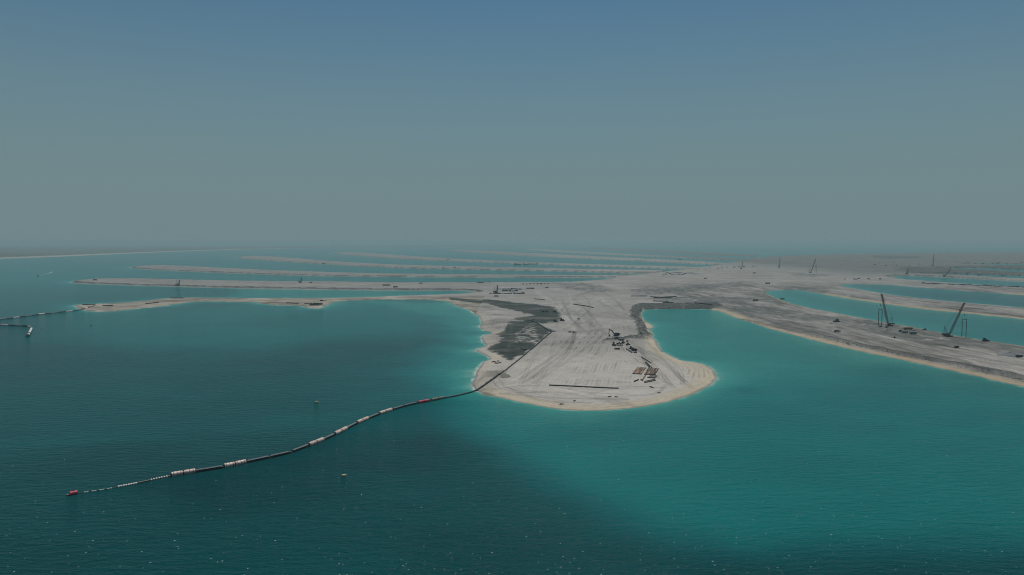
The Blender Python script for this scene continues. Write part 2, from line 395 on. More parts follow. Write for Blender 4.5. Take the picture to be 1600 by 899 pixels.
def mat(name, col, rough=0.6, metal=0.0, var=0.12, vscale=1.5, spec=0.5, dirt=None, dirt_amt=0.4, dscale=0.6):
    if name in MATS: return MATS[name]
    m = bpy.data.materials.new(name); m.use_nodes = True
    t = m.node_tree; b = t.nodes['Principled BSDF']
    b.inputs['Roughness'].default_value = rough
    b.inputs['Metallic'].default_value = metal
    b.inputs['Specular IOR Level'].default_value = spec
    co = t.nodes.new('ShaderNodeTexCoord'); no = t.nodes.new('ShaderNodeTexNoise')
    no.inputs['Scale'].default_value = vscale; no.inputs['Detail'].default_value = 4
    t.links.new(co.outputs['Object'], no.inputs['Vector'])
    hs = t.nodes.new('ShaderNodeHueSaturation'); hs.inputs['Color'].default_value = (*col, 1)
    mr = t.nodes.new('ShaderNodeMapRange')
    mr.inputs[1].default_value = 0.3; mr.inputs[2].default_value = 0.7
    mr.inputs[3].default_value = 1 - var; mr.inputs[4].default_value = 1 + var
    t.links.new(no.outputs['Fac'], mr.inputs[0]); t.links.new(mr.outputs[0], hs.inputs['Value'])
    last = hs.outputs['Color']
    if dirt:
        n2 = t.nodes.new('ShaderNodeTexNoise'); n2.inputs['Scale'].default_value = dscale; n2.inputs['Detail'].default_value = 5
        t.links.new(co.outputs['Object'], n2.inputs['Vector'])
        r2 = t.nodes.new('ShaderNodeMapRange'); r2.inputs[1].default_value = 0.45; r2.inputs[2].default_value = 0.65
        r2.inputs[3].default_value = 0.0; r2.inputs[4].default_value = dirt_amt
        t.links.new(n2.outputs['Fac'], r2.inputs[0])
        mx = t.nodes.new('ShaderNodeMixRGB'); mx.inputs[2].default_value = (*dirt, 1)
        t.links.new(r2.outputs[0], mx.inputs[0]); t.links.new(last, mx.inputs[1]); last = mx.outputs['Color']
    t.links.new(last, b.inputs['Base Color'])
    MATS[name] = m
    return m

def sand_material():
    m = bpy.data.materials.new('sand'); m.use_nodes = True
    t = m.node_tree; b = t.nodes['Principled BSDF']
    b.inputs['Roughness'].default_value = 0.95
    b.inputs['Specular IOR Level'].default_value = 0.035
    at = t.nodes.new('ShaderNodeAttribute'); at.attribute_name = 'tint'
    co = t.nodes.new('ShaderNodeTexCoord')
    no = t.nodes.new('ShaderNodeTexNoise'); no.inputs['Scale'].default_value = 0.35; no.inputs['Detail'].default_value = 6; no.inputs['Roughness'].default_value = 0.65
    t.links.new(co.outputs['Object'], no.inputs['Vector'])
    mr = t.nodes.new('ShaderNodeMapRange'); mr.inputs[1].default_value = 0.3; mr.inputs[2].default_value = 0.7
    mr.inputs[3].default_value = 0.86; mr.inputs[4].default_value = 1.12
    t.links.new(no.outputs['Fac'], mr.inputs[0])
    hs = t.nodes.new('ShaderNodeHueSaturation')
    t.links.new(at.outputs['Color'], hs.inputs['Color']); t.links.new(mr.outputs[0], hs.inputs['Value'])
    t.links.new(hs.outputs['Color'], b.inputs['Base Color'])
    n2 = t.nodes.new('ShaderNodeTexNoise'); n2.inputs['Scale'].default_value = 0.5; n2.inputs['Detail'].default_value = 5
    t.links.new(co.outputs['Object'], n2.inputs['Vector'])
    bp = t.nodes.new('ShaderNodeBump'); bp.inputs['Strength'].default_value = 0.5; bp.inputs['Distance'].default_value = 0.5
    t.links.new(n2.outputs['Fac'], bp.inputs['Height']); t.links.new(bp.outputs['Normal'], b.inputs['Normal'])
    return m

def water_material():
    m = bpy.data.materials.new('sea_water'); m.use_nodes = True
    t = m.node_tree; b = t.nodes['Principled BSDF']
    b.inputs['Roughness'].default_value = 0.12
    b.inputs['IOR'].default_value = 1.333
    b.inputs['Specular IOR Level'].default_value = 0.035
    co = t.nodes.new('ShaderNodeTexCoord')
    at = t.nodes.new('ShaderNodeAttribute'); at.attribute_name = 'shallow'
    fo = t.nodes.new('ShaderNodeAttribute'); fo.attribute_name = 'foam'
    # cloudy drift of silt in the water
    mp0 = t.nodes.new('ShaderNodeMapping'); mp0.inputs['Scale'].default_value = (0.010, 0.020, 1)
    t.links.new(co.outputs['Object'], mp0.inputs['Vector'])
    n0 = t.nodes.new('ShaderNodeTexNoise'); n0.inputs['Scale'].default_value = 1.0; n0.inputs['Detail'].default_value = 6; n0.inputs['Distortion'].default_value = 0.6
    t.links.new(mp0.outputs[0], n0.inputs['Vector'])
    ma = t.nodes.new('ShaderNodeMath'); ma.operation = 'MULTIPLY_ADD'
    t.links.new(n0.outputs['Fac'], ma.inputs[0]); ma.inputs[1].default_value = 0.14; ma.inputs[2].default_value = -0.07
    ad = t.nodes.new('ShaderNodeMath'); ad.operation = 'ADD'
    t.links.new(ma.outputs[0], ad.inputs[0]); t.links.new(at.outputs['Fac'], ad.inputs[1])
    rp = t.nodes.new('ShaderNodeValToRGB')
    cr = rp.color_ramp
    stops = [(0.0, (0.0008, 0.018, 0.021)), (0.2, (0.001, 0.064, 0.068)), (0.4, (0.003, 0.128, 0.127)), (0.65, (0.028, 0.225, 0.198)), (0.85, (0.12, 0.29, 0.245)), (1.0, (0.24, 0.335, 0.27))]
    cr.elements[0].position = stops[0][0]; cr.elements[0].color = (*stops[0][1], 1)
    cr.elements[1].position = stops[-1][0]; cr.elements[1].color = (*stops[-1][1], 1)
    for p, c in stops[1:-1]:
        e = cr.elements.new(p); e.color = (*c, 1)
    t.links.new(ad.outputs[0], rp.inputs['Fac'])
    mx = t.nodes.new('ShaderNodeMixRGB'); mx.inputs[2].default_value = (0.55, 0.58, 0.56, 1)
    t.links.new(fo.outputs['Fac'], mx.inputs[0]); t.links.new(rp.outputs['Color'], mx.inputs[1])
    t.links.new(mx.outputs['Color'], b.inputs['Base Color'])
    # wind ripples, crests running across the view
    def ripple(sx, sy, rot, detail, dist):
        mp = t.nodes.new('ShaderNodeMapping'); mp.inputs['Scale'].default_value = (sx, sy, 1); mp.inputs['Rotation'].default_value = (0, 0, rot)
        t.links.new(co.outputs['Object'], mp.inputs['Vector'])
        n = t.nodes.new('ShaderNodeTexNoise'); n.inputs['Scale'].default_value = 1.0; n.inputs['Detail'].default_value = detail; n.inputs['Distortion'].default_value = dist
        t.links.new(mp.outputs[0], n.inputs['Vector'])
        return n
    a = ripple(0.10, 0.30, R(-22), 3, 0.4); c = ripple(0.45, 0.9, R(-10), 3, 0.3)
    mm = t.nodes.new('ShaderNodeMath'); mm.operation = 'MULTIPLY_ADD'; mm.inputs[1].default_value = 0.45
    t.links.new(c.outputs['Fac'], mm.inputs[0]); t.links.new(a.outputs['Fac'], mm.inputs[2])
    bp = t.nodes.new('ShaderNodeBump'); bp.inputs['Strength'].default_value = 1.0; bp.inputs['Distance'].default_value = 1.25
    t.links.new(mm.outputs[0], bp.inputs['Height']); t.links.new(bp.outputs['Normal'], b.inputs['Normal'])
    return m

SAND, WATER = sand_material(), water_material()
sheen_grey = mat('painted_sheen', (0.36, 0.37, 0.36), 0.5, 0.2, 0.2, 0.6)  # grey of the strips that imitate sky sheen on the black pipe
black_rubber = mat('black_rubber', (0.012, 0.013, 0.014), 0.5, 0, 0.3, 0.8)
dark_steel = mat('dark_steel', (0.035, 0.034, 0.033), 0.5, 0.3, 0.3, 0.7)
rust_steel = mat('rusty_steel', (0.115, 0.065, 0.042), 0.75, 0.1, 0.35, 0.5, dirt=(0.22, 0.13, 0.075), dirt_amt=0.5)
dark_rust = mat('dark_rust_steel', (0.05, 0.034, 0.026), 0.75, 0.1, 0.3, 0.5)
pale_rust = mat('pale_rust_steel', (0.27, 0.19, 0.13), 0.75, 0.1, 0.3, 0.5)
grey_steel = mat('weathered_grey_steel', (0.16, 0.155, 0.15), 0.6, 0.2, 0.25, 0.5, dirt=(0.12, 0.07, 0.045), dirt_amt=0.6)
float_pink = mat('faded_float_plastic', (0.60, 0.41, 0.35), 0.6, 0, 0.15, 0.7, dirt=(0.72, 0.66, 0.58), dirt_amt=0.8)
float_red = mat('red_float_plastic', (0.50, 0.025, 0.06), 0.5, 0, 0.15, 0.7)
float_olive = mat('weathered_olive_float', (0.17, 0.155, 0.115), 0.65, 0, 0.2, 0.7, dirt=(0.09, 0.09, 0.07))
buoy_yellow = mat('yellow_plastic', (0.72, 0.52, 0.16), 0.5, 0, 0.1, 0.8)
pale_plastic = mat('pale_plastic', (0.60, 0.57, 0.50), 0.55, 0, 0.1, 0.8)
machine_yellow = mat('dusty_yellow_paint', (0.20, 0.135, 0.045), 0.6, 0, 0.25, 0.8, dirt=(0.09, 0.08, 0.065), dirt_amt=0.7)
machine_dark = mat('dark_machine', (0.03, 0.031, 0.032), 0.6, 0, 0.3, 1.0)
glass_dark = mat('dark_glass', (0.02, 0.025, 0.03), 0.15)
white_paint = mat('white_paint', (0.62, 0.61, 0.58), 0.5, 0, 0.08, 0.6, dirt=(0.35, 0.31, 0.26), dirt_amt=0.35)
tyre_mat = mat('tyre_rubber', (0.02, 0.02, 0.02), 0.85)
crane_grey = mat('crane_blue_grey', (0.075, 0.08, 0.085), 0.55, 0.1, 0.2, 0.6)
crane_mauve = mat('crane_faded_red_grey', (0.155, 0.115, 0.115), 0.6, 0.1, 0.2, 0.6)
crane_red = mat('crane_red', (0.21, 0.085, 0.06), 0.6, 0, 0.2, 0.6)
cable_mat = mat('steel_cable', (0.05, 0.05, 0.052), 0.5, 0.4)
box_blue = mat('blue_grey_container', (0.09, 0.12, 0.15), 0.6, 0, 0.15, 0.5)
box_rust = mat('rust_container', (0.16, 0.085, 0.055), 0.7, 0, 0.2, 0.5)
box_ochre = mat('ochre_tank', (0.21, 0.14, 0.07), 0.65, 0, 0.2, 0.5)
box_grey = mat('grey_container', (0.2, 0.2, 0.195), 0.6, 0, 0.15, 0.5)
box_dark = mat('dark_container', (0.05, 0.052, 0.055), 0.6, 0, 0.15, 0.5)
gravel = mat('grey_gravel', (0.135, 0.14, 0.14), 0.95, 0, 0.3, 0.9)
rock_mat = mat('quarry_rock', (0.07, 0.076, 0.073), 0.9, 0, 0.35, 0.3)
glint_mat = mat('foam', (0.75, 0.77, 0.76), 0.9, 0, 0.05)  # white of the flecks that imitate sun glints
dark_water = mat('pit_water', (0.02, 0.035, 0.035), 0.15)

# ------------------------------------------------------------------ object helpers
def tag(o, label=None, cat=None, group=None, kind=None):
    if label: o['label'] = label
    if cat: o['category'] = cat
    if group: o['group'] = group
    if kind: o['kind'] = kind
    return o

def empty(name, loc=(0, 0, 0), rz=0.0):
    o = bpy.data.objects.new(name, None); C.objects.link(o)
    o.empty_display_size = 1.0
    o.location = loc; o.rotation_euler = (0, 0, rz)
    return o

def link_mesh(name, me, material, parent=None):
    o = bpy.data.objects.new(name, me); C.objects.link(o)
    if material: me.materials.append(material)
    o.parent = parent
    return o

def copy_tree(o, parent=None):
    c = o.copy(); C.objects.link(c); c.parent = parent
    for ch in [x for x in o.children]: copy_tree(ch, c)
    return c

class MB:
    def __init__(self): self.v, self.f = [], []
    def add(self, verts, faces):
        n = len(self.v); self.v += [tuple(p) for p in verts]; self.f += [tuple(i + n for i in f) for f in faces]; return self
    def box(self, c, s, rz=0.0, taper=1.0, ry=0.0):
        x, y, z = s[0] / 2, s[1] / 2, s[2] / 2; t = taper
        p = [(-x, -y, -z), (x, -y, -z), (x, y, -z), (-x, y, -z), (-x * t, -y * t, z), (x * t, -y * t, z), (x * t, y * t, z), (-x * t, y * t, z)]
        M = Matrix.Translation(c) @ Matrix.Rotation(rz, 4, 'Z') @ Matrix.Rotation(ry, 4, 'Y')
        return self.add([M @ Vector(q) for q in p], [(0, 3, 2, 1), (4, 5, 6, 7), (0, 1, 5, 4), (1, 2, 6, 5), (2, 3, 7, 6), (3, 0, 4, 7)])
    def tube(self, p0, p1, r, n=10, r1=None, cap=True):
        p0, p1 = Vector(p0), Vector(p1); r1 = r if r1 is None else r1
        ax = (p1 - p0).normalized()
        u = ax.orthogonal().normalized(); w = ax.cross(u)
        vs_ = [p0 + (u * math.cos(2 * math.pi * k / n) + w * math.sin(2 * math.pi * k / n)) * r for k in range(n)]
        vs_ += [p1 + (u * math.cos(2 * math.pi * k / n) + w * math.sin(2 * math.pi * k / n)) * r1 for k in range(n)]
        fs = [(k, (k + 1) % n, n + (k + 1) % n, n + k) for k in range(n)]
        if cap: fs += [tuple(range(n - 1, -1, -1)), tuple(range(n, 2 * n))]
        return self.add(vs_, fs)
    def path(self, pts, r, n=8):
        pts = [Vector(p) for p in pts]; m = len(pts); vs_, fs = [], []
        for i, p in enumerate(pts):
            ax = (pts[min(i + 1, m - 1)] - pts[max(i - 1, 0)]).normalized()
            u = ax.cross(Vector((0, 0, 1)))
            u = u.normalized() if u.length > 1e-4 else Vector((1, 0, 0))
            w = u.cross(ax)
            vs_ += [p + (u * math.cos(2 * math.pi * k / n) + w * math.sin(2 * math.pi * k / n)) * r for k in range(n)]
        for i in range(m - 1):
            for k in range(n): fs.append((i * n + k, i * n + (k + 1) % n, (i + 1) * n + (k + 1) % n, (i + 1) * n + k))
        fs += [tuple(range(n - 1, -1, -1)), tuple(range((m - 1) * n, m * n))]
        return self.add(vs_, fs)
    def prism(self, prof, y0, y1):
        """prof: (x, z) outline, extruded along y"""
        n = len(prof)
        vs_ = [(x, y0, z) for x, z in prof] + [(x, y1, z) for x, z in prof]
        return self.add(vs_, [(k, (k + 1) % n, n + (k + 1) % n, n + k) for k in range(n)] + [tuple(range(n - 1, -1, -1)), tuple(range(n, 2 * n))])
    def build(self, name, material, parent=None, smooth=False):
        me = bpy.data.meshes.new(name); me.from_pydata(self.v, [], self.f); me.validate()
        if smooth:
            me.polygons.foreach_set('use_smooth', [True] * len(me.polygons))
            me.set_sharp_from_angle(angle=R(40))
        return link_mesh(name, me, material, parent)

# ------------------------------------------------------------------ land
def grid_mesh(name, X, Y, Z, keep, material, cols=None, floats=None, parent=None):
    nr, nc = X.shape
    idx = np.arange(nr * nc).reshape(nr, nc)
    q = np.stack([idx[:-1, :-1], idx[1:, :-1], idx[1:, 1:], idx[:-1, 1:]], -1)[keep]
    used, inv = np.unique(q, return_inverse=True)
    q = inv.reshape(-1, 4).astype(np.int32)
    me = bpy.data.meshes.new(name)
    co = np.stack([X.ravel()[used], Y.ravel()[used], Z.ravel()[used]], 1).astype(np.float32)
    me.vertices.add(len(co)); me.vertices.foreach_set('co', co.ravel())
    me.loops.add(q.size); me.loops.foreach_set('vertex_index', q.ravel())
    me.polygons.add(len(q)); me.polygons.foreach_set('loop_start', np.arange(0, q.size, 4, dtype=np.int32))
    me.polygons.foreach_set('use_smooth', np.ones(len(q), bool))
    me.update(calc_edges=True)
    if cols is not None:
        a = me.attributes.new('tint', 'FLOAT_COLOR', 'POINT')
        a.data.foreach_set('color', np.concatenate([cols[used], np.ones((len(used), 1))], 1).astype(np.float32).ravel())
    for k, v in (floats or {}).items():
        a = me.attributes.new(k, 'FLOAT', 'POINT'); a.data.foreach_set('value', v.ravel()[used].astype(np.float32))
    return link_mesh(name, me, material, parent)

rows = np.concatenate([np.arange(382.9, 400, 0.3), np.arange(400, 470, 0.4), np.arange(470, 652, 0.62), np.arange(652, 760, 4.0)])
colsx = np.concatenate([np.arange(-520, -160, 9.0), np.arange(-160, 690, 2.0), np.arange(690, 1130, 1.1), np.arange(1130, 1640, 1.6), np.arange(1640, 2240, 9.0)])
PX, PY = np.meshgrid(colsx, rows)
GX, GY = ground(PX, PY)
sd, who = shore_sd(GX.ravel(), GY.ravel())
lim = np.clip(GY.ravel() * 0.012, 8, 200)
near_land = sd < lim
Z = np.full(sd.shape, -2.2); COL = np.full((sd.size, 3), 0.3)
ix = np.where(near_land)[0]
zz, cc, _ = land_shape(GX.ravel()[ix], GY.ravel()[ix], sd[ix], who[ix])
Z[ix] = zz; COL[ix] = cc
Z = Z.reshape(GX.shape)
ok = near_land.reshape(GX.shape)
okf = ok[:-1, :-1] & ok[1:, :-1] & ok[1:, 1:] & ok[:-1, 1:]
wf = who.reshape(GX.shape)[:-1, :-1]
for k, (nm, p) in enumerate(POLYS):
    keep = okf & (wf == k)
    if keep.any():
        tag(grid_mesh(nm, GX, GY, Z, keep, SAND, COL), kind='structure')

# ------------------------------------------------------------------ sea
az = np.radians(np.concatenate([np.arange(-180, -44, 4.0), np.arange(-44, 46, 0.13), np.arange(46, 180.1, 4.0)]))
pyr = np.concatenate([np.arange(382.4, 400, 0.6), np.arange(400, 480, 1.0), np.arange(480, 660, 1.6), np.arange(660, 900, 3.0)])
rad = np.concatenate([CAM_H * FPX / (pyr - HORIZON), [240, 200, 150, 100, 50, 5]])
rad = np.concatenate([[60000.0], rad])
A, RR = np.meshgrid(az, rad)
WX, WY = np.sin(A) * RR, np.cos(A) * RR
wx, wy = WX.ravel(), WY.ravel()
sdw, _ = shore_sd(wx, wy)
s = np.clip(sdw, 0, 400)
W_LEFT = [(560, 470), (700, 474), (750, 500), (748, 545), (742, 600), (690, 606), (640, 585), (668, 560), (700, 520), (690, 495), (600, 478)]
SHELF = [(700, 618), (716, 655), (745, 678), (800, 700), (840, 735), (885, 765), (960, 795), (1040, 822), (1150, 842), (1300, 850), (1450, 850), (1700, 842), (2200, 800), (2200, 740), (1600, 606), (1400, 562), (1200, 515), (1120, 484), (1000, 484), (900, 560), (780, 612)]
LAG1 = [(1000, 483), (1120, 483), (1240, 523), (1330, 548), (1420, 566), (1250, 590), (1120, 600), (1040, 556)]
LAGS = [(1190, 454), (1260, 452), (1400, 474), (2200, 560), (2200, 630), (1600, 542), (1400, 508), (1250, 480)]
CHAN = [(380, 448), (740, 456), (735, 462), (520, 466), (360, 465)]
BAY = [(120, 490), (420, 480), (560, 472), (690, 474), (720, 490), (640, 520), (420, 540), (200, 545), (80, 530)]
DEEP = [(-400, 720), (200, 700), (520, 680), (700, 668), (840, 760), (980, 815), (1200, 860), (1700, 880), (1700, 1100), (-400, 1100)]
DEEP2 = [(60, 540), (300, 560), (560, 530), (650, 545), (620, 600), (480, 640), (200, 690), (-300, 690), (-300, 560)]
w = lambda pts, soft, amp=10: zone(pts, wx + amp * fbm(wx, wy, 60, 3, 201), wy + amp * 1.6 * fbm(wx, wy, 70, 3, 203), soft, 0.0)
sh = 0.215 + 0.03 * fbm(wx, wy, 160, 3, 205)
sh += 0.16 * w(SHELF, 26) + 0.14 * w(W_LEFT, 30, 22) + 0.10 * w(LAG1, 40) + 0.17 * w(LAGS, 30) + 0.22 * w(CHAN, 40) + 0.10 * w(BAY, 60)
sh -= 0.10 * w(DEEP, 34) + 0.035 * w(DEEP2, 60)
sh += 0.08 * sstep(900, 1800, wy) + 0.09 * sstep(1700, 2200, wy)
wob = np.clip(1 + 0.7 * fbm(wx, wy, 45, 3, 207), 0.3, 2)
sh += 0.17 * np.exp(-s / (30 * wob)) + 0.16 * np.exp(-s / (8 * wob)) + 0.10 * np.exp(-s / 2.2)
leftshore = sstep(-12, -40, wx) * (wy > 550) * (wy < 1500)
sh += leftshore * (0.12 * np.exp(-s / 34) + 0.26 * np.exp(-s / 10) * sstep(-0.3, 0.5, fbm(wx, wy * 2.4, 22, 3, 211)))
bx, by = ground(1160, 608)
sh -= 0.09 * np.exp(-(((wx - bx) / 14) ** 2 + ((wy - by) / 16) ** 2))
sh = np.clip(sh, 0.03, 1.0)
foam = sstep(3.2, 0.3, s + 1.5 * fbm(wx, wy, 8, 2, 213)) * sstep(-0.25, 0.3, fbm(wx, wy, 14, 2, 215)) * (0.30 + 0.5 * leftshore)
foam = np.where(sdw < -6, 0, foam) * (wy < 1400)
wm = grid_mesh('sea_water', WX, WY, np.zeros_like(WX), np.ones((WX.shape[0] - 1, WX.shape[1] - 1), bool), WATER, floats={'shallow': sh, 'foam': foam})
tag(wm, kind='structure')

# ------------------------------------------------------------------ quick height lookup on the built land
def hgt(x, y):
    rf = y * _cp + CAM_H * _sp; ru = y * _sp - CAM_H * _cp
    if rf <= 1: return 0.0
    px = 799.5 + FPX * x / rf; py = 449.5 - FPX * ru / rf
    j = int(np.clip(np.searchsorted(colsx, px) - 1, 0, len(colsx) - 2)); i = int(np.clip(np.searchsorted(rows, py) - 1, 0, len(rows) - 2))
    u = float(np.clip((px - colsx[j]) / (colsx[j + 1] - colsx[j]), 0, 1)); v = float(np.clip((py - rows[i]) / (rows[i + 1] - rows[i]), 0, 1))
    z = (Z[i, j] * (1 - u) + Z[i, j + 1] * u) * (1 - v) + (Z[i + 1, j] * (1 - u) + Z[i + 1, j + 1] * u) * v
    return max(float(z), 0.0)

def spot(px, py):
    """the point of the land or the water seen at a photo pixel"""
    z = 2.2
    for _ in range(4):
        x, y = ground(px, py, z); z = hgt(float(x), float(y))
    return Vector((float(x), float(y), z))

# ------------------------------------------------------------------ machines (front towards +x, standing on z = 0)
def track_shoe(mb, y, w, l, h):
    pr = [(-l / 2 + h * .3, 0), (l / 2 - h * .3, 0), (l / 2, h * .45), (l / 2 - h * .25, h), (-l / 2 + h * .25, h), (-l / 2, h * .45)]
    return mb.prism(pr, y - w / 2, y + w / 2)

def make_excavator(paint, reach=1.0, curl=0.0):
    r = empty('excavator')
    for y in (-1.3, 1.3): track_shoe(MB(), y, 0.7, 4.6, 1.0).build('track', machine_dark, r)
    MB().box((0, 0, 0.75), (2.2, 1.9, 0.5)).build('undercarriage', machine_dark, r)
    b = MB(); b.prism([(-2.9, 1.15), (1.5, 1.15), (1.5, 2.0), (-0.6, 2.6), (-2.6, 2.6), (-2.9, 2.2)], -1.35, 0.5).build('house', paint, r)
    MB().box((-2.45, 0.0, 1.75), (1.0, 2.9, 1.1), taper=0.94).build('counterweight', machine_dark, r)
    c = MB().prism([(-0.5, 1.15), (1.6, 1.15), (1.75, 1.9), (1.35, 3.05), (-0.4, 3.05)], 0.55, 1.5).build('cab', paint, r)
    MB().prism([(-0.3, 2.0), (1.66, 2.0), (1.4, 2.9), (-0.25, 2.9)], 0.53, 1.52).build('window', glass_dark, c)
    k = reach
    MB().prism([(1.2, 1.5), (2.9 * k, 4.6 * k), (5.6 * k, 5.7 * k), (6.0 * k, 5.4 * k), (5.8 * k, 5.1 * k), (3.4 * k, 4.0 * k), (1.8, 1.4)], -0.35, 0.15).build('boom', paint, r)
    MB().prism([(5.4 * k, 6.2 * k), (5.95 * k, 6.1 * k), (6.3 * k - curl, 1.6), (5.9 * k - curl, 1.5)], -0.3, 0.1).build('stick', paint, r)
    MB().tube((2.0, -0.1, 1.6), (3.6 * k, -0.1, 4.1 * k), 0.13, 6).build('boom_cylinder', dark_steel, r)
    MB().prism([(6.45 * k - curl, 1.7), (5.6 * k - curl, 1.7), (4.9 * k - curl, 0.7), (5.3 * k - curl, 0.1), (6.3 * k - curl, 0.1), (5.7 * k - curl, 0.7)], -0.75, 0.55).build('bucket', dark_steel, r)
    return r

def make_dozer(paint):
    r = empty('bulldozer')
    for y in (-1.15, 1.15): track_shoe(MB(), y, 0.7, 4.2, 1.3).build('track', machine_dark, r)
    MB().prism([(-1.9, 0.7), (2.1, 0.7), (2.2, 1.2), (2.0, 2.05), (0.3, 2.2), (-1.9, 2.0)], -0.78, 0.78).build('engine_hood', paint, r)
    c = MB().box((-0.7, 0, 2.85), (1.7, 1.6, 1.3), taper=0.88).build('cab', paint, r)
    MB().box((-0.7, 0, 2.95), (1.66, 1.64, 0.75), taper=0.9).build('window', glass_dark, c)
    MB().box((-0.7, 0, 3.56), (2.0, 1.8, 0.12)).build('canopy_roof', machine_dark, r)
    MB().prism([(3.1, 0.1), (3.45, 0.05), (3.05, 0.7), (3.2, 1.5), (2.95, 1.5), (2.75, 0.7)], -2.0, 2.0).build('blade', dark_steel, r)
    for y in (-1.62, 1.62): MB().box((1.4, y, 0.65), (3.0, 0.18, 0.3)).build('push_arm', machine_dark, r)
    MB().tube((1.3, -0.45, 2.1), (1.3, -0.45, 2.9), 0.09, 6).build('exhaust', dark_steel, r)
    MB().prism([(-2.3, 1.2), (-3.2, 1.2), (-3.3, 0.1), (-3.1, 0.1), (-2.9, 0.8), (-2.3, 0.7)], -0.5, 0.5).build('ripper', dark_steel, r)
    return r

def wheels(r, xs, y, rad, w):
    for x in xs:
        for s in (-1, 1):
            t = MB().tube((x, s * y - w / 2, rad), (x, s * y + w / 2, rad), rad, 12).build('wheel', tyre_mat, r)
            MB().tube((x, s * y - w / 2 - .02, rad), (x, s * y + w / 2 + .02, rad), rad * .5, 8).build('rim', box_grey, t)

def make_pickup(paint):
    r = empty('pickup_truck')
    MB().prism([(-2.6, 0.45), (2.6, 0.45), (2.65, 0.95), (1.2, 1.08), (-2.6, 1.08)], -0.92, 0.92).build('body', paint, r)
    c = MB().prism([(-0.9, 1.08), (1.25, 1.08), (0.55, 1.8), (-0.75, 1.8)], -0.85, 0.85).build('cab', paint, r)
    MB().prism([(-0.85, 1.15), (1.12, 1.15), (0.52, 1.7), (-0.72, 1.7)], -0.87, 0.87).build('window', glass_dark, c)
    MB().box((-1.75, 0, 1.1), (1.5, 1.5, 0.06)).build('load_bed', machine_dark, r)
    wheels(r, (-1.6, 1.65), 0.85, 0.4, 0.25)
    return r

def make_truck(paint, body):
    r = empty('dump_truck')
    MB().box((-0.3, 0, 0.95), (8.2, 1.0, 0.35)).build('chassis', machine_dark, r)
    c = MB().prism([(2.3, 0.8), (4.0, 0.8), (4.05, 1.7), (3.8, 2.9), (2.3, 2.9)], -1.2, 1.2).build('cab', paint, r)
    MB().prism([(2.8, 1.85), (4.06, 1.85), (3.86, 2.65), (2.8, 2.65)], -1.22, 1.22).build('windscreen', glass_dark, c)
    MB().prism([(-4.4, 1.25), (2.0, 1.15), (2.15, 2.9), (1.9, 2.95), (-4.5, 2.6)], -1.25, 1.25).build('dump_body', body, r)
    wheels(r, (-3.0, -1.7, 3.0), 1.05, 0.55, 0.5)
    return r

def make_loader(paint):
    r = empty('wheel_loader')
    MB().prism([(-3.0, 0.9), (-0.2, 0.9), (-0.2, 2.0), (-2.9, 2.1)], -0.95, 0.95).build('engine_hood', paint, r)
    c = MB().box((0.3, 0, 2.35), (1.4, 1.5, 1.7), taper=0.9).build('cab', paint, r)
    MB().box((0.3, 0, 2.6), (1.42, 1.52, 0.8), taper=0.92).build('window', glass_dark, c)
    MB().box((1.5, 0, 1.0), (1.8, 1.1, 0.6)).build('front_frame', paint, r)
    for y in (-0.55, 0.55): MB().prism([(1.2, 1.7), (3.4, 0.5), (3.5, 0.75), (1.4, 2.0)], y - .1, y + .1).build('lift_arm', paint, r)
    MB().prism([(3.3, 0.1), (4.5, 0.1), (4.4, 0.25), (3.6, 0.6), (3.7, 1.3), (3.3, 1.2)], -1.4, 1.4).build('bucket', dark_steel, r)
    wheels(r, (-1.9, 1.6), 1.0, 0.8, 0.6)
    return r

def make_container(paint, l=6.06, h=2.6):
    r = empty('site_container')
    b = MB(); b.box((0, 0, h / 2), (l - .1, 2.3, h - .2)); n = int(l / 0.6)
    for k in range(n):
        x = -l / 2 + .45 + k * (l - .9) / max(n - 1, 1)
        for s in (-1, 1): b.box((x, s * 1.17, h / 2), (.22, .06, h - .4))
    b.build('wall', paint, r)
    f = MB()
    for x in (-l / 2 + .06, l / 2 - .06):
        for y in (-1.16, 1.16): f.box((x, y, h / 2), (.14, .14, h))
    for y in (-1.16, 1.16):
        f.box((0, y, .1), (l - .3, .13, .18)); f.box((0, y, h - .1), (l - .3, .13, .18))
    f.build('frame', paint, r)
    MB().box((0, 0, h - .03), (l - .25, 2.2, .05)).build('roof', paint, r)
    d = MB().box((l / 2 - .03, 0, h / 2), (.06, 2.0, h - .5)).build('door', paint, r)
    MB().tube((l / 2 + .03, 0.1, .5), (l / 2 + .03, 0.1, h - .5), .03, 5).build('lock_bar', dark_steel, d)
    return r

def make_cabin(paint, l=9.0):
    r = empty('site_cabin')
    MB().box((0, 0, 1.55), (l, 3.0, 2.5)).build('wall', paint, r)
    MB().prism([(-l / 2 - .25, 2.8), (l / 2 + .25, 2.8), (l / 2 + .25, 2.95), (-l / 2 - .25, 2.95)], -1.75, 1.75).build('roof', paint, r)
    MB().box((0, 0, .15), (l - .6, 2.6, .3)).build('skid', machine_dark, r)
    for s in (-1, 1):
        for x in (-l * .3, l * .28): MB().box((x, s * 1.5, 1.8), (1.3, .06, .9)).build('window', glass_dark, r)
        MB().box((0, s * 1.5, 1.3), (.9, .06, 1.95)).build('door', box_grey, r)
    return r

def make_generator(paint):
    r = empty('generator_set')
    MB().box((0, 0, .25), (6.2, 2.1, .3)).build('skid', dark_steel, r)
    MB().prism([(-3, .4), (3, .4), (3, 2.2), (2.7, 2.5), (-2.7, 2.5), (-3, 2.2)], -1.0, 1.0).build('housing', paint, r)
    for x in (-1.6, 0, 1.6): MB().box((x, 0, 1.4), (1.1, 2.06, 1.1)).build('louvre_panel', machine_dark, r)
    MB().tube((2.0, 0, 2.4), (2.0, 0, 3.4), .12, 8).build('exhaust', dark_steel, r)
    return r

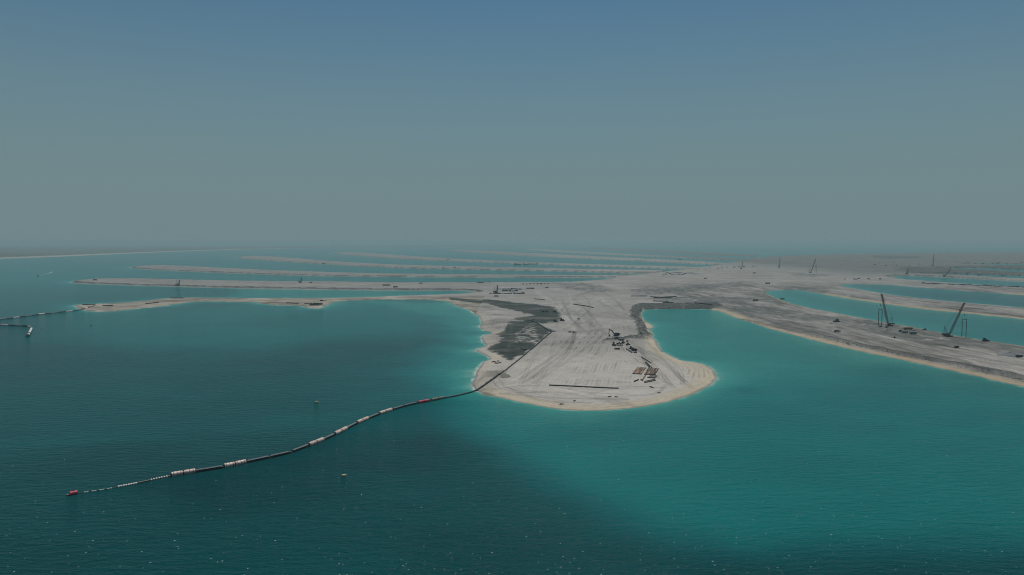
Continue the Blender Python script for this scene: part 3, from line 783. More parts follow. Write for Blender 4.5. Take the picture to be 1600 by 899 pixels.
def make_tank(paint):
    r = empty('fuel_tank')
    MB().tube((-5, 0, 1.9), (5, 0, 1.9), 1.4, 16).build('shell', paint, r, True)
    for x in (-3.4, 3.4): MB().box((x, 0, .4), (.5, 2.4, .8)).build('saddle', dark_steel, r)
    MB().tube((0, 0, 3.2), (0, 0, 3.6), .4, 10).build('hatch', dark_steel, r)
    return r

def lattice(a, b, w0, w1, bays, t):
    """square lattice boom from a to b: four chords and zigzag lacing, slimmer at the ends"""
    mb = MB(); a, b = Vector(a), Vector(b); ax = (b - a).normalized()
    s = Vector((0, 1, 0)); u = s.cross(ax).normalized()
    def wd(f): return w0 * min(1, .25 + f * 6) if f < .125 else (w0 if f < .82 else w0 + (w1 - w0) * (f - .82) / .18)
    P = []
    for k in range(bays + 1):
        f = k / bays; c = a + (b - a) * f; h = wd(f) / 2
        P.append([c + s * h + u * h, c + s * h - u * h, c - s * h - u * h, c - s * h + u * h])
    for k in range(bays):
        for q in range(4):
            mb.tube(P[k][q], P[k + 1][q], t, 5, cap=False)
            mb.tube(P[k][q], P[k + 1][(q + 1) % 4], t * .6, 4, cap=False)
            mb.tube(P[k + 1][q], P[k + 1][(q + 1) % 4], t * .6, 4, cap=False)
    return mb

def make_crane(hgt_, out_, probes=True, mark=0.7, far=False):
    r = empty('crawler_crane')
    tk = 0.21 if not far else 0.3
    for y in (-2.7, 2.7): track_shoe(MB(), y, 1.1, 8.5, 1.5).build('track', machine_dark, r)
    MB().box((0, 0, 1.1), (3.2, 4.4, .9)).build('car_body', machine_dark, r)
    MB().tube((0, 0, 1.5), (0, 0, 1.9), 1.5, 14).build('slew_ring', dark_steel, r)
    MB().prism([(-6.0, 1.9), (1.8, 1.9), (1.8, 2.6), (0.5, 3.9), (-5.2, 3.9), (-6.0, 3.4)], -1.6, 1.4).build('machinery_house', crane_grey, r)
    MB().box((-6.4, 0, 2.9), (1.3, 4.2, 1.9)).build('counterweight', machine_dark, r)
    c = MB().prism([(.6, 2.0), (2.7, 2.0), (2.9, 2.7), (2.4, 4.2), (.7, 4.2)], 1.45, 2.7).build('cab', crane_grey, r)
    MB().prism([(.9, 2.9), (2.84, 2.9), (2.45, 4.0), (.9, 4.0)], 1.43, 2.72).build('window', glass_dark, c)
    a, b = Vector((1.4, 0, 2.4)), Vector((1.4 + out_, 0, hgt_))
    m = a + (b - a) * mark; m2 = a + (b - a) * min(mark + .16, .97)
    lattice(a, m, 1.9, 1.9, 12, tk).build('lower_boom', crane_mauve, r)
    lattice(m, m2, 1.7, 1.7, 3, tk * 1.25).build('painted_boom_section', crane_red, r)
    lattice(m2, b, 1.6, 1.0, 4, tk).build('upper_boom', crane_grey, r)
    MB().box(b + Vector((.5, 0, 0)), (1.6, 1.1, 1.0)).build('boom_head', dark_steel, r)
    g = Vector((-4.6, 0, 12.0))
    gm = MB()
    for y in (-1.0, 1.0):
        gm.tube((-1.2, y, 3.9), g + Vector((0, y * .6, 0)), .17, 6); gm.tube((-5.4, y, 3.7), g + Vector((0, y * .6, 0)), .14, 6)
    gm.tube(g + Vector((0, -.8, 0)), g + Vector((0, .8, 0)), .3, 8)
    gm.build('gantry', crane_grey, r)
    for y in (-.6, .6): MB().tube(g + Vector((0, y, 0)), b + Vector((-.3, y, .2)), .07 if not far else .12, 4).build('pendant_cable', cable_mat, r)
    x = b.x + 1.1
    if probes:
        hook = Vector((x, 0, hgt_ * .66))
        MB().tube((x, 0, hgt_), hook, .08, 4).build('hoist_rope', cable_mat, r)
        h = MB().box(hook, (.9, .7, 1.8), taper=.7).build('hook_block', dark_steel, r)
        sp = hook.z - 6.0
        MB().box((x, 0, sp), (6.4, .7, .8)).build('spreader_beam', crane_grey, r)
        for s in (-1, 1):
            MB().tube(hook + Vector((0, 0, -.8)), (x + s * 2.8, 0, sp + .4), .06, 4).build('sling', cable_mat, r)
            pr = MB().tube((x + s * 2.5, 0, -0.4), (x + s * 2.5, 0, sp - 2.0), .42, 8).build('vibrating_probe', dark_steel, r)
            MB().tube((x + s * 2.5, 0, sp - 2.0), (x + s * 2.5, 0, sp - .3), .14, 6).build('probe_hanger', cable_mat, pr)
        pts = []
        p0, p1 = a + (b - a) * .45, Vector((x - 2.5, 0, sp - 2))
        for k in range(13):
            f = k / 12; q = p0.lerp(p1, f); q.z -= 9 * 4 * f * (1 - f) * .8; q.y = .5; pts.append(q)
        MB().path(pts, .09, 5).build('supply_hose', black_rubber, r)
    else:
        MB().tube((x, 0, hgt_), (x, 0, 6.0), .12, 4).build('hoist_rope', cable_mat, r)
        MB().box((x, 0, 5.0), (.9, .7, 2.0), taper=.7).build('hook_block', dark_steel, r)
    return r

def make_boat(l=16.0, mast=9.0):
    r = empty('work_boat')
    w_ = l * .15
    v = [(-l / 2, -w_, -.3), (l * .3, -w_, -.3), (l / 2, 0, -.1), (l * .3, w_, -.3), (-l / 2, w_, -.3), (-l / 2, -w_ * 1.15, 1.7), (l * .3, -w_ * 1.15, 1.8), (l * .56, 0, 2.5), (l * .3, w_ * 1.15, 1.8), (-l / 2, w_ * 1.15, 1.7)]
    MB().add(v, [(4, 3, 2, 1, 0), (5, 6, 7, 8, 9)] + [(k, (k + 1) % 5, 5 + (k + 1) % 5, 5 + k) for k in range(5)]).build('hull', box_dark, r)
    h = MB().box((-l * .12, 0, 3.2), (l * .26, w_ * 1.5, 2.9), taper=.88).build('wheelhouse', white_paint, r)
    MB().box((-l * .12, 0, 3.8), (l * .262, w_ * 1.52, .8), taper=.95).build('window', glass_dark, h)
    MB().tube((-l * .2, 0, 4.5), (-l * .2, 0, 4.5 + mast), .2, 6, .1).build('mast', dark_steel, r)
    MB().tube((l * .1, 0, 1.7), (l * .34, 0, 6.5), .22, 6).build('deck_derrick', machine_yellow, r)
    return r

def make_barge(l=40.0):
    r = empty('dredging_barge')
    MB().prism([(-l / 2, -.3), (l / 2, -.3), (l / 2 + 2, 3.2), (-l / 2 - 2, 3.2)], -6, 6).build('hull', box_dark, r)
    h = MB().box((-l * .3, 0, 6), (8, 8, 5.6)).build('deckhouse', white_paint, r)
    MB().box((-l * .3, 0, 7.2), (8.1, 8.1, 1.0)).build('window', glass_dark, h)
    lattice((l * .15, 0, 3.2), (l * .48, 0, 17), 1.8, 1.2, 6, .28).build('derrick', crane_grey, r)
    for y in (-4, 4): MB().tube((-l * .46, y, 0), (-l * .46, y, 16), .5, 8).build('spud', dark_steel, r)
    return r

protos = {}
def put(kind, maker, px, py, rz, label, cat, group=None, scale=1.0, dz=0.0):
    if kind in protos: o = copy_tree(protos[kind])
    else:
        o = maker(); protos[kind] = o
    p = spot(px, py)
    o.location = p + Vector((0, 0, dz - 0.05)); o.rotation_euler = (0, 0, rz); o.scale = (scale,) * 3
    for k in ('label', 'category', 'group'):
        if k in o: del o[k]
    return tag(o, label, cat, group)

PI = math.pi
EX = lambda: make_excavator(machine_dark, 1.0)
EXY = lambda: make_excavator(machine_yellow, 1.0)
DZ = lambda: make_dozer(machine_dark)
DZY = lambda: make_dozer(machine_yellow)
LD = lambda: make_loader(machine_dark)
PKW = lambda: make_pickup(white_paint)
PKD = lambda: make_pickup(box_dark)
TR = lambda: make_truck(white_paint, box_dark)
TRD = lambda: make_truck(machine_dark, box_dark)
CW = lambda: make_container(white_paint)
CB = lambda: make_container(box_blue)
CR = lambda: make_container(box_rust)
CD = lambda: make_container(box_dark)
CG = lambda: make_container(box_grey)
CABW = lambda: make_cabin(white_paint)

# --- machines parked on the headland pad
put('ex', EX, 962.5, 525.5, PI, 'dark excavator with boom arched over and stick straight down, by the rubble bank', 'excavator', scale=1.55)
put('pkd', PKD, 962.8, 529.5, 0.6, 'small dark pickup standing under the arm side of the big excavator', 'pickup', scale=1.2)
put('gen', lambda: make_generator(box_grey), 969.5, 530.8, -0.25, 'grey generator set with a louvred side beside the white roofed container', 'generator')
put('cw', CW, 970, 529.0, -0.25, 'white roofed container behind the parked loaders on the sand pad', 'container', scale=1.25)
put('dzd', DZ, 958.5, 540.0, -PI / 2 + .1, 'dark bulldozer facing the sea front, standing apart from the parked loaders', 'bulldozer', scale=1.15)
put('ld', LD, 966.8, 538.6, 0.15, 'dark wheel loader parked behind the bar shaped pipe', 'loader')
put('ld', LD, 973, 536.5, 1.2, 'dark wheel loader parked against the grey generator set', 'loader', scale=1.05)
put('trd', TRD, 963.5, 546.6, PI - .1, 'dark dump truck parked alone on the pad in front of the bulldozer', 'truck', scale=.72)
put('ld', LD, 980.5, 539.5, 0.9, 'dark wheel loader at the head of the diagonal row of machines', 'loader', scale=.95)
put('dzd', DZ, 986.0, 545.6, -0.5, 'dark bulldozer in the middle of the diagonal row of machines', 'bulldozer', scale=.9)
put('ex2', lambda: make_excavator(machine_dark, .62, .6), 990.5, 548.5, PI * .8, 'compact dark excavator at the end of the diagonal row of machines', 'excavator', scale=1.05)
put('cd', CD, 992, 551.6, 0.1, 'low dark container lying beside the compact excavator', 'container', scale=.55)
put('pkd', PKD, 979.5, 534.3, PI / 2, 'dark pickup parked on its own above the diagonal row of machines', 'pickup', scale=1.0)
# --- machines round the mud basin
put('ex3', lambda: make_excavator(machine_dark, .9), 848, 488, PI * .96, 'dark excavator with raised boom working on the upper edge of the mud basin', 'excavator', scale=.85)
put('dzd', DZ, 853.8, 488.2, 0.3, 'dark bulldozer close behind the excavator on the upper mud basin edge', 'bulldozer', scale=.95)
put('dzd', DZ, 866.0, 488.2, PI, 'dark bulldozer beside the pale haul road above the mud basin', 'bulldozer', scale=1.05)
put('dzd', DZ, 866.0, 503.4, 0.2, 'dark bulldozer pushing against the dark spoil ridge of the mud basin', 'bulldozer', scale=1.1)
put('dzd', DZ, 877.5, 501.8, 0.0, 'dark bulldozer standing in the middle of the pale haul road', 'bulldozer', scale=1.35)
put('tr', TR, 903.5, 499.0, -PI / 2 + .2, 'white cabbed dump truck alone on the open sand', 'truck', scale=.72)
put('pkd', PKD, 890.0, 519.5, 0.2, 'one of two dark pickups parked nose to tail on the furrowed sand', 'pickup', 'pair of dark pickups on the furrowed sand', scale=.95)
put('pkd', PKD, 895.3, 519.8, 0.0, 'one of two dark pickups parked nose to tail on the furrowed sand', 'pickup', 'pair of dark pickups on the furrowed sand', scale=.95)

# --- the two big cranes on the right-hand spit
def crane_at(px, py, rz, hgt_, out_, label, probes=True, mark=.7, far=False):
    o = make_crane(hgt_, out_, probes, mark, far); p = spot(px, py)
    o.location = p; o.rotation_euler = (0, 0, rz); tag(o, label, 'crane', 'crawler cranes on the reclaimed sand'); return o
crane_at(1481, 525.8, -0.06, 42, 16.5, 'tall mauve lattice crane holding two probes near the pale sand patch', mark=.66)
crane_at(1388.5, 509.3, PI + .12, 44.5, 11.0, 'tall dark crane with red boom band leaning towards two probes, beside the blue container', mark=.68)
# --- gear between the cranes
put('cb', CB, 1406, 518.2, 0.9, 'blue grey container at the end of the ochre tank', 'container')
put('tank', lambda: make_tank(box_ochre), 1418.5, 515.2, -0.12, 'long ochre fuel tank on saddles between the two cranes', 'tank', scale=1.1)
put('pkw', PKW, 1427, 517.0, 0.3, 'white pickup parked behind the ochre tank', 'pickup', scale=1.0)
put('cg', CG, 1413.5, 521.0, -0.12, 'grey container with pale roof in front of the ochre tank, next to the blue one', 'container', scale=1.15)
put('cg', CG, 1426, 522.2, -0.1, 'grey container with pale roof farther from the blue container', 'container', scale=1.25)
put('cd', CD, 1375, 511.0, 0.3, 'small dark box below the probes of the red banded crane', 'container', scale=.6)
put('cd', CD, 1384.5, 512.0, 0.2, 'small dark box in front of the tracks of the red banded crane', 'container', scale=.55)
put('dzy', DZY, 1444.5, 515.9, PI, 'dusty yellow bulldozer on the lagoon edge between the cranes', 'bulldozer', scale=.75)
put('dzd', DZ, 1307, 503.6, PI + .3, 'dark bulldozer on the grey ground at the narrow neck of the spit', 'bulldozer', scale=1.45)
put('pkw', PKW, 1297.5, 505.8, .4, 'white pickup next to the bulldozer at the narrow neck of the spit', 'pickup', scale=.8)
put('tr', TR, 1308, 519.2, -.3, 'white cabbed dump truck on the sandy middle of the spit', 'truck', scale=.95)
put('dzd', DZ, 1397, 528.5, .9, 'dark bulldozer on the track below the grey containers', 'bulldozer', scale=.65)
put('dzd', DZ, 1538.5, 533.6, .2, 'dark bulldozer on the lagoon edge beyond the mauve crane', 'bulldozer', scale=1.25)
put('ex4', lambda: make_excavator(machine_dark, .6, .3), 1494, 543.5, PI, 'compact dark excavator on the track in front of the mauve crane', 'excavator', scale=.85)
put('trd', TRD, 1592, 558.2, PI, 'dark dump truck backed against the grey gravel heap', 'truck', scale=.8)
for i, (px, py) in enumerate(((1386, 517.5), (1389.5, 517.5), (1384.8, 519.8))):
    o = MB().tube((0, 0, -.2), (0, 0, 3.4), .16, 7).build('survey_post', dark_steel)
    o.location = spot(px, py); tag(o, 'thin dark survey post standing on the sand in front of the tank', 'post', 'survey posts between the cranes')

def heap(px, py, rx, ry, h, label, material=gravel, seed=1):
    n, m = 26, 7; v, f = [(0, 0, h)], []
    rnd = random.Random(seed)
    ph = [rnd.uniform(0, 6.28) for _ in range(4)]
    for k in range(1, m + 1):
        t = k / m
        for q in range(n):
            a = 2 * PI * q / n
            w_ = 1 + .13 * math.sin(2 * a + ph[0]) + .08 * math.sin(5 * a + ph[1]) + .05 * math.sin(9 * a + ph[2]) * t
            z = h * (1 - t) ** 1.05 * (1 + .16 * math.sin(3 * a + ph[3] + 4 * t) + rnd.uniform(-.06, .06)) if k < m else -.5
            v.append((rx * t * w_, 0, 0)); v[-1] = (rx * t * w_ * math.cos(a), ry * t * w_ * math.sin(a), z)
    for q in range(n): f.append((0, 1 + q, 1 + (q + 1) % n))
    for k in range(m - 1):
        for q in range(n):
            a, b = 1 + k * n + q, 1 + k * n + (q + 1) % n
            f.append((a, a + n, b + n, b))
    o = MB().add(v, f).build('gravel_heap', material, None, True)
    o.location = spot(px, py); return tag(o, label, 'heap')
heap(1580, 555.5, 15, 13, 4.2, 'grey gravel heap beside the dark dump truck on the spit', seed=3)
heap(861, 503.6, 6, 6, 1.9, 'dark spoil heap in front of a bulldozer at the mud basin', mat('dark_spoil', (.09, .095, .092), .95, 0, .3), seed=4)
heap(788, 586.5, 6, 9, 1.8, 'olive grey spoil heap where the shore pipeline begins', mat('olive_spoil', (.135, .13, .108), .95, 0, .3), seed=5)
heap(1068, 471.6, 26, 20, 3.6, 'long grey spoil heap on the flat above the rock bank', gravel, seed=7)
heap(1105, 472.2, 34, 18, 4.0, 'largest dark spoil heap above the corner of the rock bank', mat('dark_spoil', (.09, .095, .092), .95), seed=8)
heap(1080, 427.8, 22, 60, 6.0, 'dark stone heap beside the crowded container yard', gravel, seed=9)

# ------------------------------------------------------------------ pipes lying on the headland
def pipe_mesh(length, r, material, hollow=True, n=12):
    mb = MB(); mb.tube((-length / 2, 0, r), (length / 2, 0, r), r, n, cap=False)
    q = r * .86; mb.tube((length / 2, 0, r), (-length / 2, 0, r), q, n, cap=False)
    for s in (-1, 1):
        b = len(mb.v); vs_ = []
        for rr in (r, q):
            vs_ += [(s * length / 2, rr * math.cos(2 * PI * k / n), r + rr * math.sin(2 * PI * k / n)) for k in range(n)]
        mb.add(vs_, [(k, (k + 1) % n, n + (k + 1) % n, n + k) if s > 0 else (n + k, n + (k + 1) % n, (k + 1) % n, k) for k in range(n)])
    return mb
PIPES = {}
def lay_pipe(a, b, r, material, label, group=None, name='steel_pipe', lift=0.0):
    """a pipe between two points on the ground, flanged at both ends"""
    a, b = Vector(a), Vector(b); L = (b - a).length; key = (round(L, 1), r, material.name)
    if key not in PIPES:
        PIPES[key] = pipe_mesh(round(L, 1), r, material)
        o = PIPES[key].build(name, material, None, True); PIPES[key] = o.data
        fl = MB()
        for s in (-1, 1): fl.tube((s * L / 2 - s * .18, 0, r), (s * L / 2 - s * .02, 0, r), r * 1.14, 12)
        PIPES[key, 'f'] = fl.build('flange', material, o).data
    else:
        o = bpy.data.objects.new(name, PIPES[key]); C.objects.link(o)
        f = bpy.data.objects.new('flange', PIPES[key, 'f']); C.objects.link(f); f.parent = o
    m = (a + b) / 2
    d = b - a
    o.location = m + Vector((0, 0, lift)); o.rotation_euler = (0, -math.atan2(d.z, math.hypot(d.x, d.y)), math.atan2(d.y, d.x))
    return tag(o, label, 'pipe', group)

def rack(corner, along, across, n, nrow, length, r, material, label, group):
    """pipes side by side: corner point, unit directions along and across"""
    for j in range(nrow):
        for k in range(n):
            jit = random.uniform(-.25, .25)
            c = corner + along * (length / 2 + j * (length + .5) + jit) + across * (r * 2.12 * (k + .5))
            za = hgt(c.x, c.y)
            a = Vector((c.x, c.y, za)) - along * length / 2; b = Vector((c.x, c.y, za)) + along * length / 2
            mt = random.choice((material, material, dark_rust, grey_steel, pale_rust))
            lay_pipe(a, b, r, mt, label, group)

def rack_px(p_near_l, p_far_l, p_near_r, nrow, r, material, label, group):
    a, b, c = spot(*p_near_l), spot(*p_far_l), spot(*p_near_r)
    al = Vector((b.x - a.x, b.y - a.y, 0)); tot = al.length; al.normalize()
    ac = Vector((c.x - a.x, c.y - a.y, 0)); ac = ac - al * ac.dot(al); wd = ac.length; ac.normalize()
    rack(a, al, ac, int(wd / (r * 2.12)), nrow, (tot - .5 * (nrow - 1)) / nrow, r, material, label, group)
rack_px((987.6, 584.4), (995, 575.0), (1003.4, 585.4), 2, .43, rust_steel, 'steel pipe in the pipe rack with open sand on its far side', 'pipes in the first pipe rack')
rack_px((1005.6, 585.6), (1012, 576.0), (1024.2, 586.4), 2, .43, rust_steel, 'steel pipe in the wider pipe rack that touches the loose pipe ends', 'pipes in the wider pipe rack')
rack_px((1012, 591.0), (1015.5, 587.2), (1024.0, 591.5), 1, .43, grey_steel, 'steel pipe in the short rack below the wider rack', 'pipes in the short rack')

def loose(p0, p1, r, material, label, group=None):
    a, b = spot(*p0), spot(*p1)
    return lay_pipe(a, b, r, material, label, group)
loose((1002.2, 558.8), (1016.6, 567.6), .5, dark_steel, 'single dark pipe lying diagonally behind the pipe racks')
loose((1007.6, 567.0), (1014.5, 574.8), .5, dark_steel, 'dark pipe of a close pair between the diagonal pipe and the racks', 'pair of pipes behind the racks')
loose((1009.6, 566.8), (1018.0, 574.8), .5, grey_steel, 'grey pipe of a close pair between the diagonal pipe and the racks', 'pair of pipes behind the racks')
loose((1003.0, 594.8), (1008.2, 586.8), .46, rust_steel, 'rusty pipe sticking out of the gap between the two pipe racks')
loose((1001.0, 594.0), (1003.6, 595.3), .5, dark_steel, 'short black pipe stub at the foot of the rusty pipe')
loose((990.5, 597.0), (996.7, 594.4), .55, dark_steel, 'short black pipe lying alone on the sand near the racks')
loose((1006.8, 598.6), (1023.4, 595.2), .5, grey_steel, 'grey pipe lying crosswise in front of the short rack, nearer the sea front', 'crosswise pipes before the racks')
loose((1007.0, 597.2), (1022.4, 593.8), .5, dark_steel, 'dark pipe lying crosswise in front of the short rack', 'crosswise pipes before the racks')
loose((1011.0, 590.4), (1024.0, 590.9), .5, dark_steel, 'dark pipe lying across the ends of the short rack')
loose((963.8, 540.9), (973.0, 540.9), .5, dark_steel, 'short dark pipe lying like a bar in front of a wheel loader')
loose((978.2, 546.0), (987.0, 551.6), .6, dark_steel, 'dark pipe lying beside the diagonal row of machines')
loose((857.5, 602.6), (910.4, 605.0), .5, dark_steel, 'long black pipe on the front sand, starting nearer the pipe landing', 'long pipes laid end to end on the front sand')
loose((910.9, 605.1), (966.0, 607.6), .5, dark_steel, 'long black pipe on the front sand, ending nearer the pipe racks', 'long pipes laid end to end on the front sand')
loose((834.2, 467.6), (851, 469.3), .8, rust_steel, 'rusty pipe lying alone beside the bend of the haul road')
loose((895, 476.0), (913.5, 478.6), .8, dark_steel, 'longer dark pipe of the pair on the open flat east of the haul road', 'two pipes on the open flat')
loose((914.2, 478.7), (926.2, 481.4), .8, dark_steel, 'shorter dark pipe of the pair on the open flat east of the haul road', 'two pipes on the open flat')
for i, (a, b) in enumerate((((994.2, 504.5), (995.8, 508.8)), ((996.4, 511.6), (998.2, 516.2)), ((998.8, 516.6), (1000.6, 521.0)), ((1000.4, 521.2), (1002.4, 521.8)))):
    loose(a, b, .65, dark_steel, 'dark pipe lying along the top of the rock bank by the lagoon', 'pipes on the rock bank')
for a, b in (((985, 463.4), (1010, 463.2)), ((1016, 464.5), (1050, 466.5)), ((1022, 466.3), (1056, 464.0)), ((1020, 471.0), (1044, 471.6)), ((1035, 473.4), (1052, 473.6)), ((1085, 474.2), (1112, 476.6))):
    loose(a, b, 1.0, dark_steel, 'dark pipe string lying on the flat above the rock bank', 'pipe strings above the rock bank')
for a, b, l in (((160, 478.5), (176, 478.4), 'dark pipe lying near the landing of the far floating pipeline'), ((227, 475.4), (247, 473.2), 'dark pipe lying aslant on the waist of the low sandbar'),
                ((266, 466.2), (286, 466.4), 'black pipe lying along the rear edge of the low sandbar'), ((447, 474.0), (466, 474.8), 'brown pipe on the sandbar, farther from the dark settling tank'),
                ((475, 474.7), (487, 474.8), 'brown pipe on the sandbar that ends at the dark settling tank'), ((128, 476.8), (150, 476.2), 'dark pipe along the tip of the low sandbar')):
    loose(a, b, .9, rust_steel if 'brown' in l else dark_steel, l)

# ------------------------------------------------------------------ the floating pipeline and its landing
def smooth_path(px, z, step):
    p = gpoly(px, 0.0)
    p = chaikin(chaikin(chaikin(p, False), False), False)
    seg = np.hypot(*np.diff(p, axis=0).T); s_ = np.concatenate([[0], np.cumsum(seg)])
    n = int(s_[-1] / step)
    t = np.linspace(0, s_[-1], n + 1)
    return np.stack([np.interp(t, s_, p[:, 0]), np.interp(t, s_, p[:, 1])], 1), s_, p

FLOATLINE = [(103, 775), (114, 772.5), (140, 768.5), (165, 765), (211, 756.5), (240, 750), (267, 744.5), (304, 738.5), (345, 732), (383, 724), (420, 716), (452, 709), (480, 698), (504, 689), (523, 680), (541, 671), (557, 662.5), (574, 655.5),
             (592, 648), (611, 642), (628, 636.5), (648, 631.5), (670, 627.5), (693, 622.8), (715, 619), (737, 613.5), (743, 611)]
_, s_all, p_all = smooth_path(FLOATLINE, 0, 1.0)
def px_of(x, y):
    rf = y * _cp + CAM_H * _sp
    return 799.5 + FPX * x / rf
pxs = np.array([px_of(x, y) for x, y in p_all])
def at_px(px):
    s_ = float(np.interp(px, pxs, s_all)); return s_
def at_s(s_): return Vector((float(np.interp(s_, s_all, p_all[:, 0])), float(np.interp(s_, s_all, p_all[:, 1])), 0.0))
root = empty('floating_pipeline', at_s(at_px(743)))
tag(root, 'long floating dredge pipeline curving across the sea to the headland, with pale floats', 'pipeline')
bx0 = root.location.copy()
def local(v): return v - bx0
def run(x0, x1, z, n=6):
    a, b = at_px(x0), at_px(x1)
    return [local(at_s(a + (b - a) * k / n) + Vector((0, 0, z))) for k in range(n + 1)]
def pipe_run(x0, x1, r, z, material, name='pipe_section'):
    return MB().path(run(x0, x1, z), r, 10).build(name, material, root, True)
def bands(parent, x0, x1, n, r, z, w_, material, name='band'):
    a, b = at_px(x0), at_px(x1)
    for k in range(n):
        s_ = a + (b - a) * (k + .5) / n
        p, q = at_s(s_ - w_ / 2), at_s(s_ + w_ / 2)
        MB().tube(local(p) + Vector((0, 0, z)), local(q) + Vector((0, 0, z)), r, 12).build(name, material, parent)
def float_pair(x0, x1, material, r=1.4, z=.75, ribs=3):
    m = (x0 + x1) / 2; g = (x1 - x0) * .035
    for a, b in ((x0, m - g), (m + g, x1)):
        f = MB().path(run(a, b, z, 4), r, 14).build('float', material, root, True)
        bands(f, a, b, ribs, r * 1.045, z, .22, rust_steel, 'strap')
    for xx in (x0, m, x1):
        s_ = at_px(xx); p, q = at_s(s_ - .35), at_s(s_ + .35)
        MB().tube(local(p) + Vector((0, 0, z)), local(q) + Vector((0, 0, z)), .9, 12).build('coupling', black_rubber, root)
float_pair(267.5, 304, float_pink); float_pair(350, 383, float_pink); float_pair(482.5, 504, float_pink); float_pair(523, 540.5, float_pink)
float_pair(557.5, 574, float_pink); float_pair(592.5, 611, float_pink)
float_pair(653, 669.5, float_red, 1.25); float_pair(674, 693, float_olive, 1.15)
for x0, x1 in ((307, 345), (387, 418), (422.5, 450.5), (457.5, 480), (506, 521), (542, 556), (575.8, 591), (614, 628.8), (632, 649)):
    pr = pipe_run(x0, x1, .82, .6, black_rubber)
    # two added grey strips paint the sky's reflection on top of each section
    for off in (-.55, .5):
        pts = run(x0, x1, 1.3)
        q = []
        for k, v in enumerate(pts):
            d = (pts[min(k + 1, len(pts) - 1)] - pts[max(k - 1, 0)]).normalized()
            q.append(v + Vector((-d.y, d.x, 0)) * off)
        MB().path(q, .2, 5).build('sheen_strip', sheen_grey, pr)
    for xx in (x0, x1):
        s_ = at_px(xx); p, q_ = at_s(s_ - .3), at_s(s_ + .3)
        MB().tube(local(p) + Vector((0, 0, .45)), local(q_) + Vector((0, 0, .45)), 1.02, 12).build('coupling', black_rubber, pr)
for x0, x1 in ((303, 308), (344, 351), (382, 388), (417, 423.5), (449, 458.5), (479, 484), (503, 507), (520, 524), (540, 543), (555, 559), (573, 576.5), (590, 594), (610, 615), (628, 633), (648, 654), (668, 675)): pipe_run(x0, x1, .42, .36, black_rubber, 'hose')
pipe_run(693, 743, .55, .5, black_rubber)
pipe_run(214, 268, .5, .2, black_rubber, 'hose')
hz_ = pipe_run(182, 216, .5, .12, black_rubber, 'hose'); bands(hz_, 183, 214, 8, .62, .14, .8, pale_plastic, 'stripe')
bands(root, 234, 262, 7, .66, .25, .6, pale_plastic, 'stripe')
pipe_run(126, 184, .16, .06, black_rubber, 'tow_line')
for k in range(13):
    s_ = at_px(128 + k * 4.1); p, q = at_s(s_ - .4), at_s(s_ + .4)
    MB().tube(local(p) + Vector((0, 0, .1)), local(q) + Vector((0, 0, .1)), .3, 8).build('line_float', pale_plastic if k % 3 else black_rubber, root)
s_ = at_px(114.5); p, q = at_s(s_ - 1.6), at_s(s_ + 1.6)
rb = MB().tube(local(p) + Vector((0, 0, .6)), local(q) + Vector((0, 0, .6)), 1.1, 14).build('end_buoy', float_red, root)
MB().tube(local(at_s(s_)) + Vector((0, 0, 1.6)), local(at_s(s_)) + Vector((0, 0, 2.4)), .15, 6).build('lifting_eye', dark_steel, rb)
pipe_run(103, 126, .14, .05, black_rubber, 'tow_line')
s_ = at_px(103.5); p, q = at_s(s_ - .8), at_s(s_ + .8)
MB().tube(local(p) + Vector((0, 0, .2)), local(q) + Vector((0, 0, .2)), .6, 10).build('tail_float', black_rubber, root)

# the landing and the shore line on the sand
def shore_pipeline(px, r, label, material, lift=0.0, sec=12.0):
    pts = [spot(*p) for p in px]
    fine = []
    P2 = chaikin(np.array([[p.x, p.y] for p in pts]), False) if len(pts) > 2 else np.array([[p.x, p.y] for p in pts])
    seg = np.hypot(*np.diff(P2, axis=0).T); ss = np.concatenate([[0], np.cumsum(seg)])
    n = max(1, round(ss[-1] / sec))
    o = empty('shore_pipeline', pts[0]); base = pts[0]
    at = lambda s_: Vector((float(np.interp(s_, ss, P2[:, 0])), float(np.interp(s_, ss, P2[:, 1])), 0))
    for k in range(n):
        q = []
        for j in range(4):
            v = at(ss[-1] * (k + j / 3 * .985) / n); v.z = hgt(v.x, v.y) + r * .9 + lift; q.append(v - base)
        sct = MB().path(q, r, 10).build('pipe_section', material, o, True)
        d = (q[-1] - q[-2]).normalized()
        MB().tube(q[-1] - d * .3, q[-1] + d * .3, r * 1.3, 12).build('flange', dark_steel, sct)
    return tag(o, label, 'pipeline')
shore_pipeline([(743, 611.5), (752, 606), (763, 598), (775, 589.5), (780, 586)], .75, 'thick black pipe coming ashore beside the olive spoil heap', dark_steel)
shore_pipeline([(782, 584.5), (792, 577), (806, 566), (818, 556.5), (826, 549), (831, 545.5)], .55, 'dark pipeline along the pad edge from the spoil heap to the small cross pipe', dark_steel)
shore_pipeline([(829, 547), (840, 538), (851, 528), (862, 518.8)], .7, 'dark pipeline along the mud basin up to its outer corner', dark_steel)
shore_pipeline([(860, 518.6), (848, 511), (837, 504.5), (828, 500.6)], .7, 'dark pipeline closing the upper side of the mud basin', dark_steel)
shore_pipeline([(853, 514), (861, 518.2), (867, 518.3)], .7, 'short spare dark pipe lying parallel outside the mud basin corner', dark_steel)
loose((824, 500.9), (835, 500.2), .7, dark_steel, 'short dark outlet pipe at the head of the mud basin')
loose((813, 545.8), (823, 547.4), .5, dark_steel, 'short dark cross pipe at the middle joint of the shore pipeline')
loose((879.5, 513.4), (881.5, 513.0), .5, buoy_yellow, 'short yellow pipe stub on the furrowed sand')
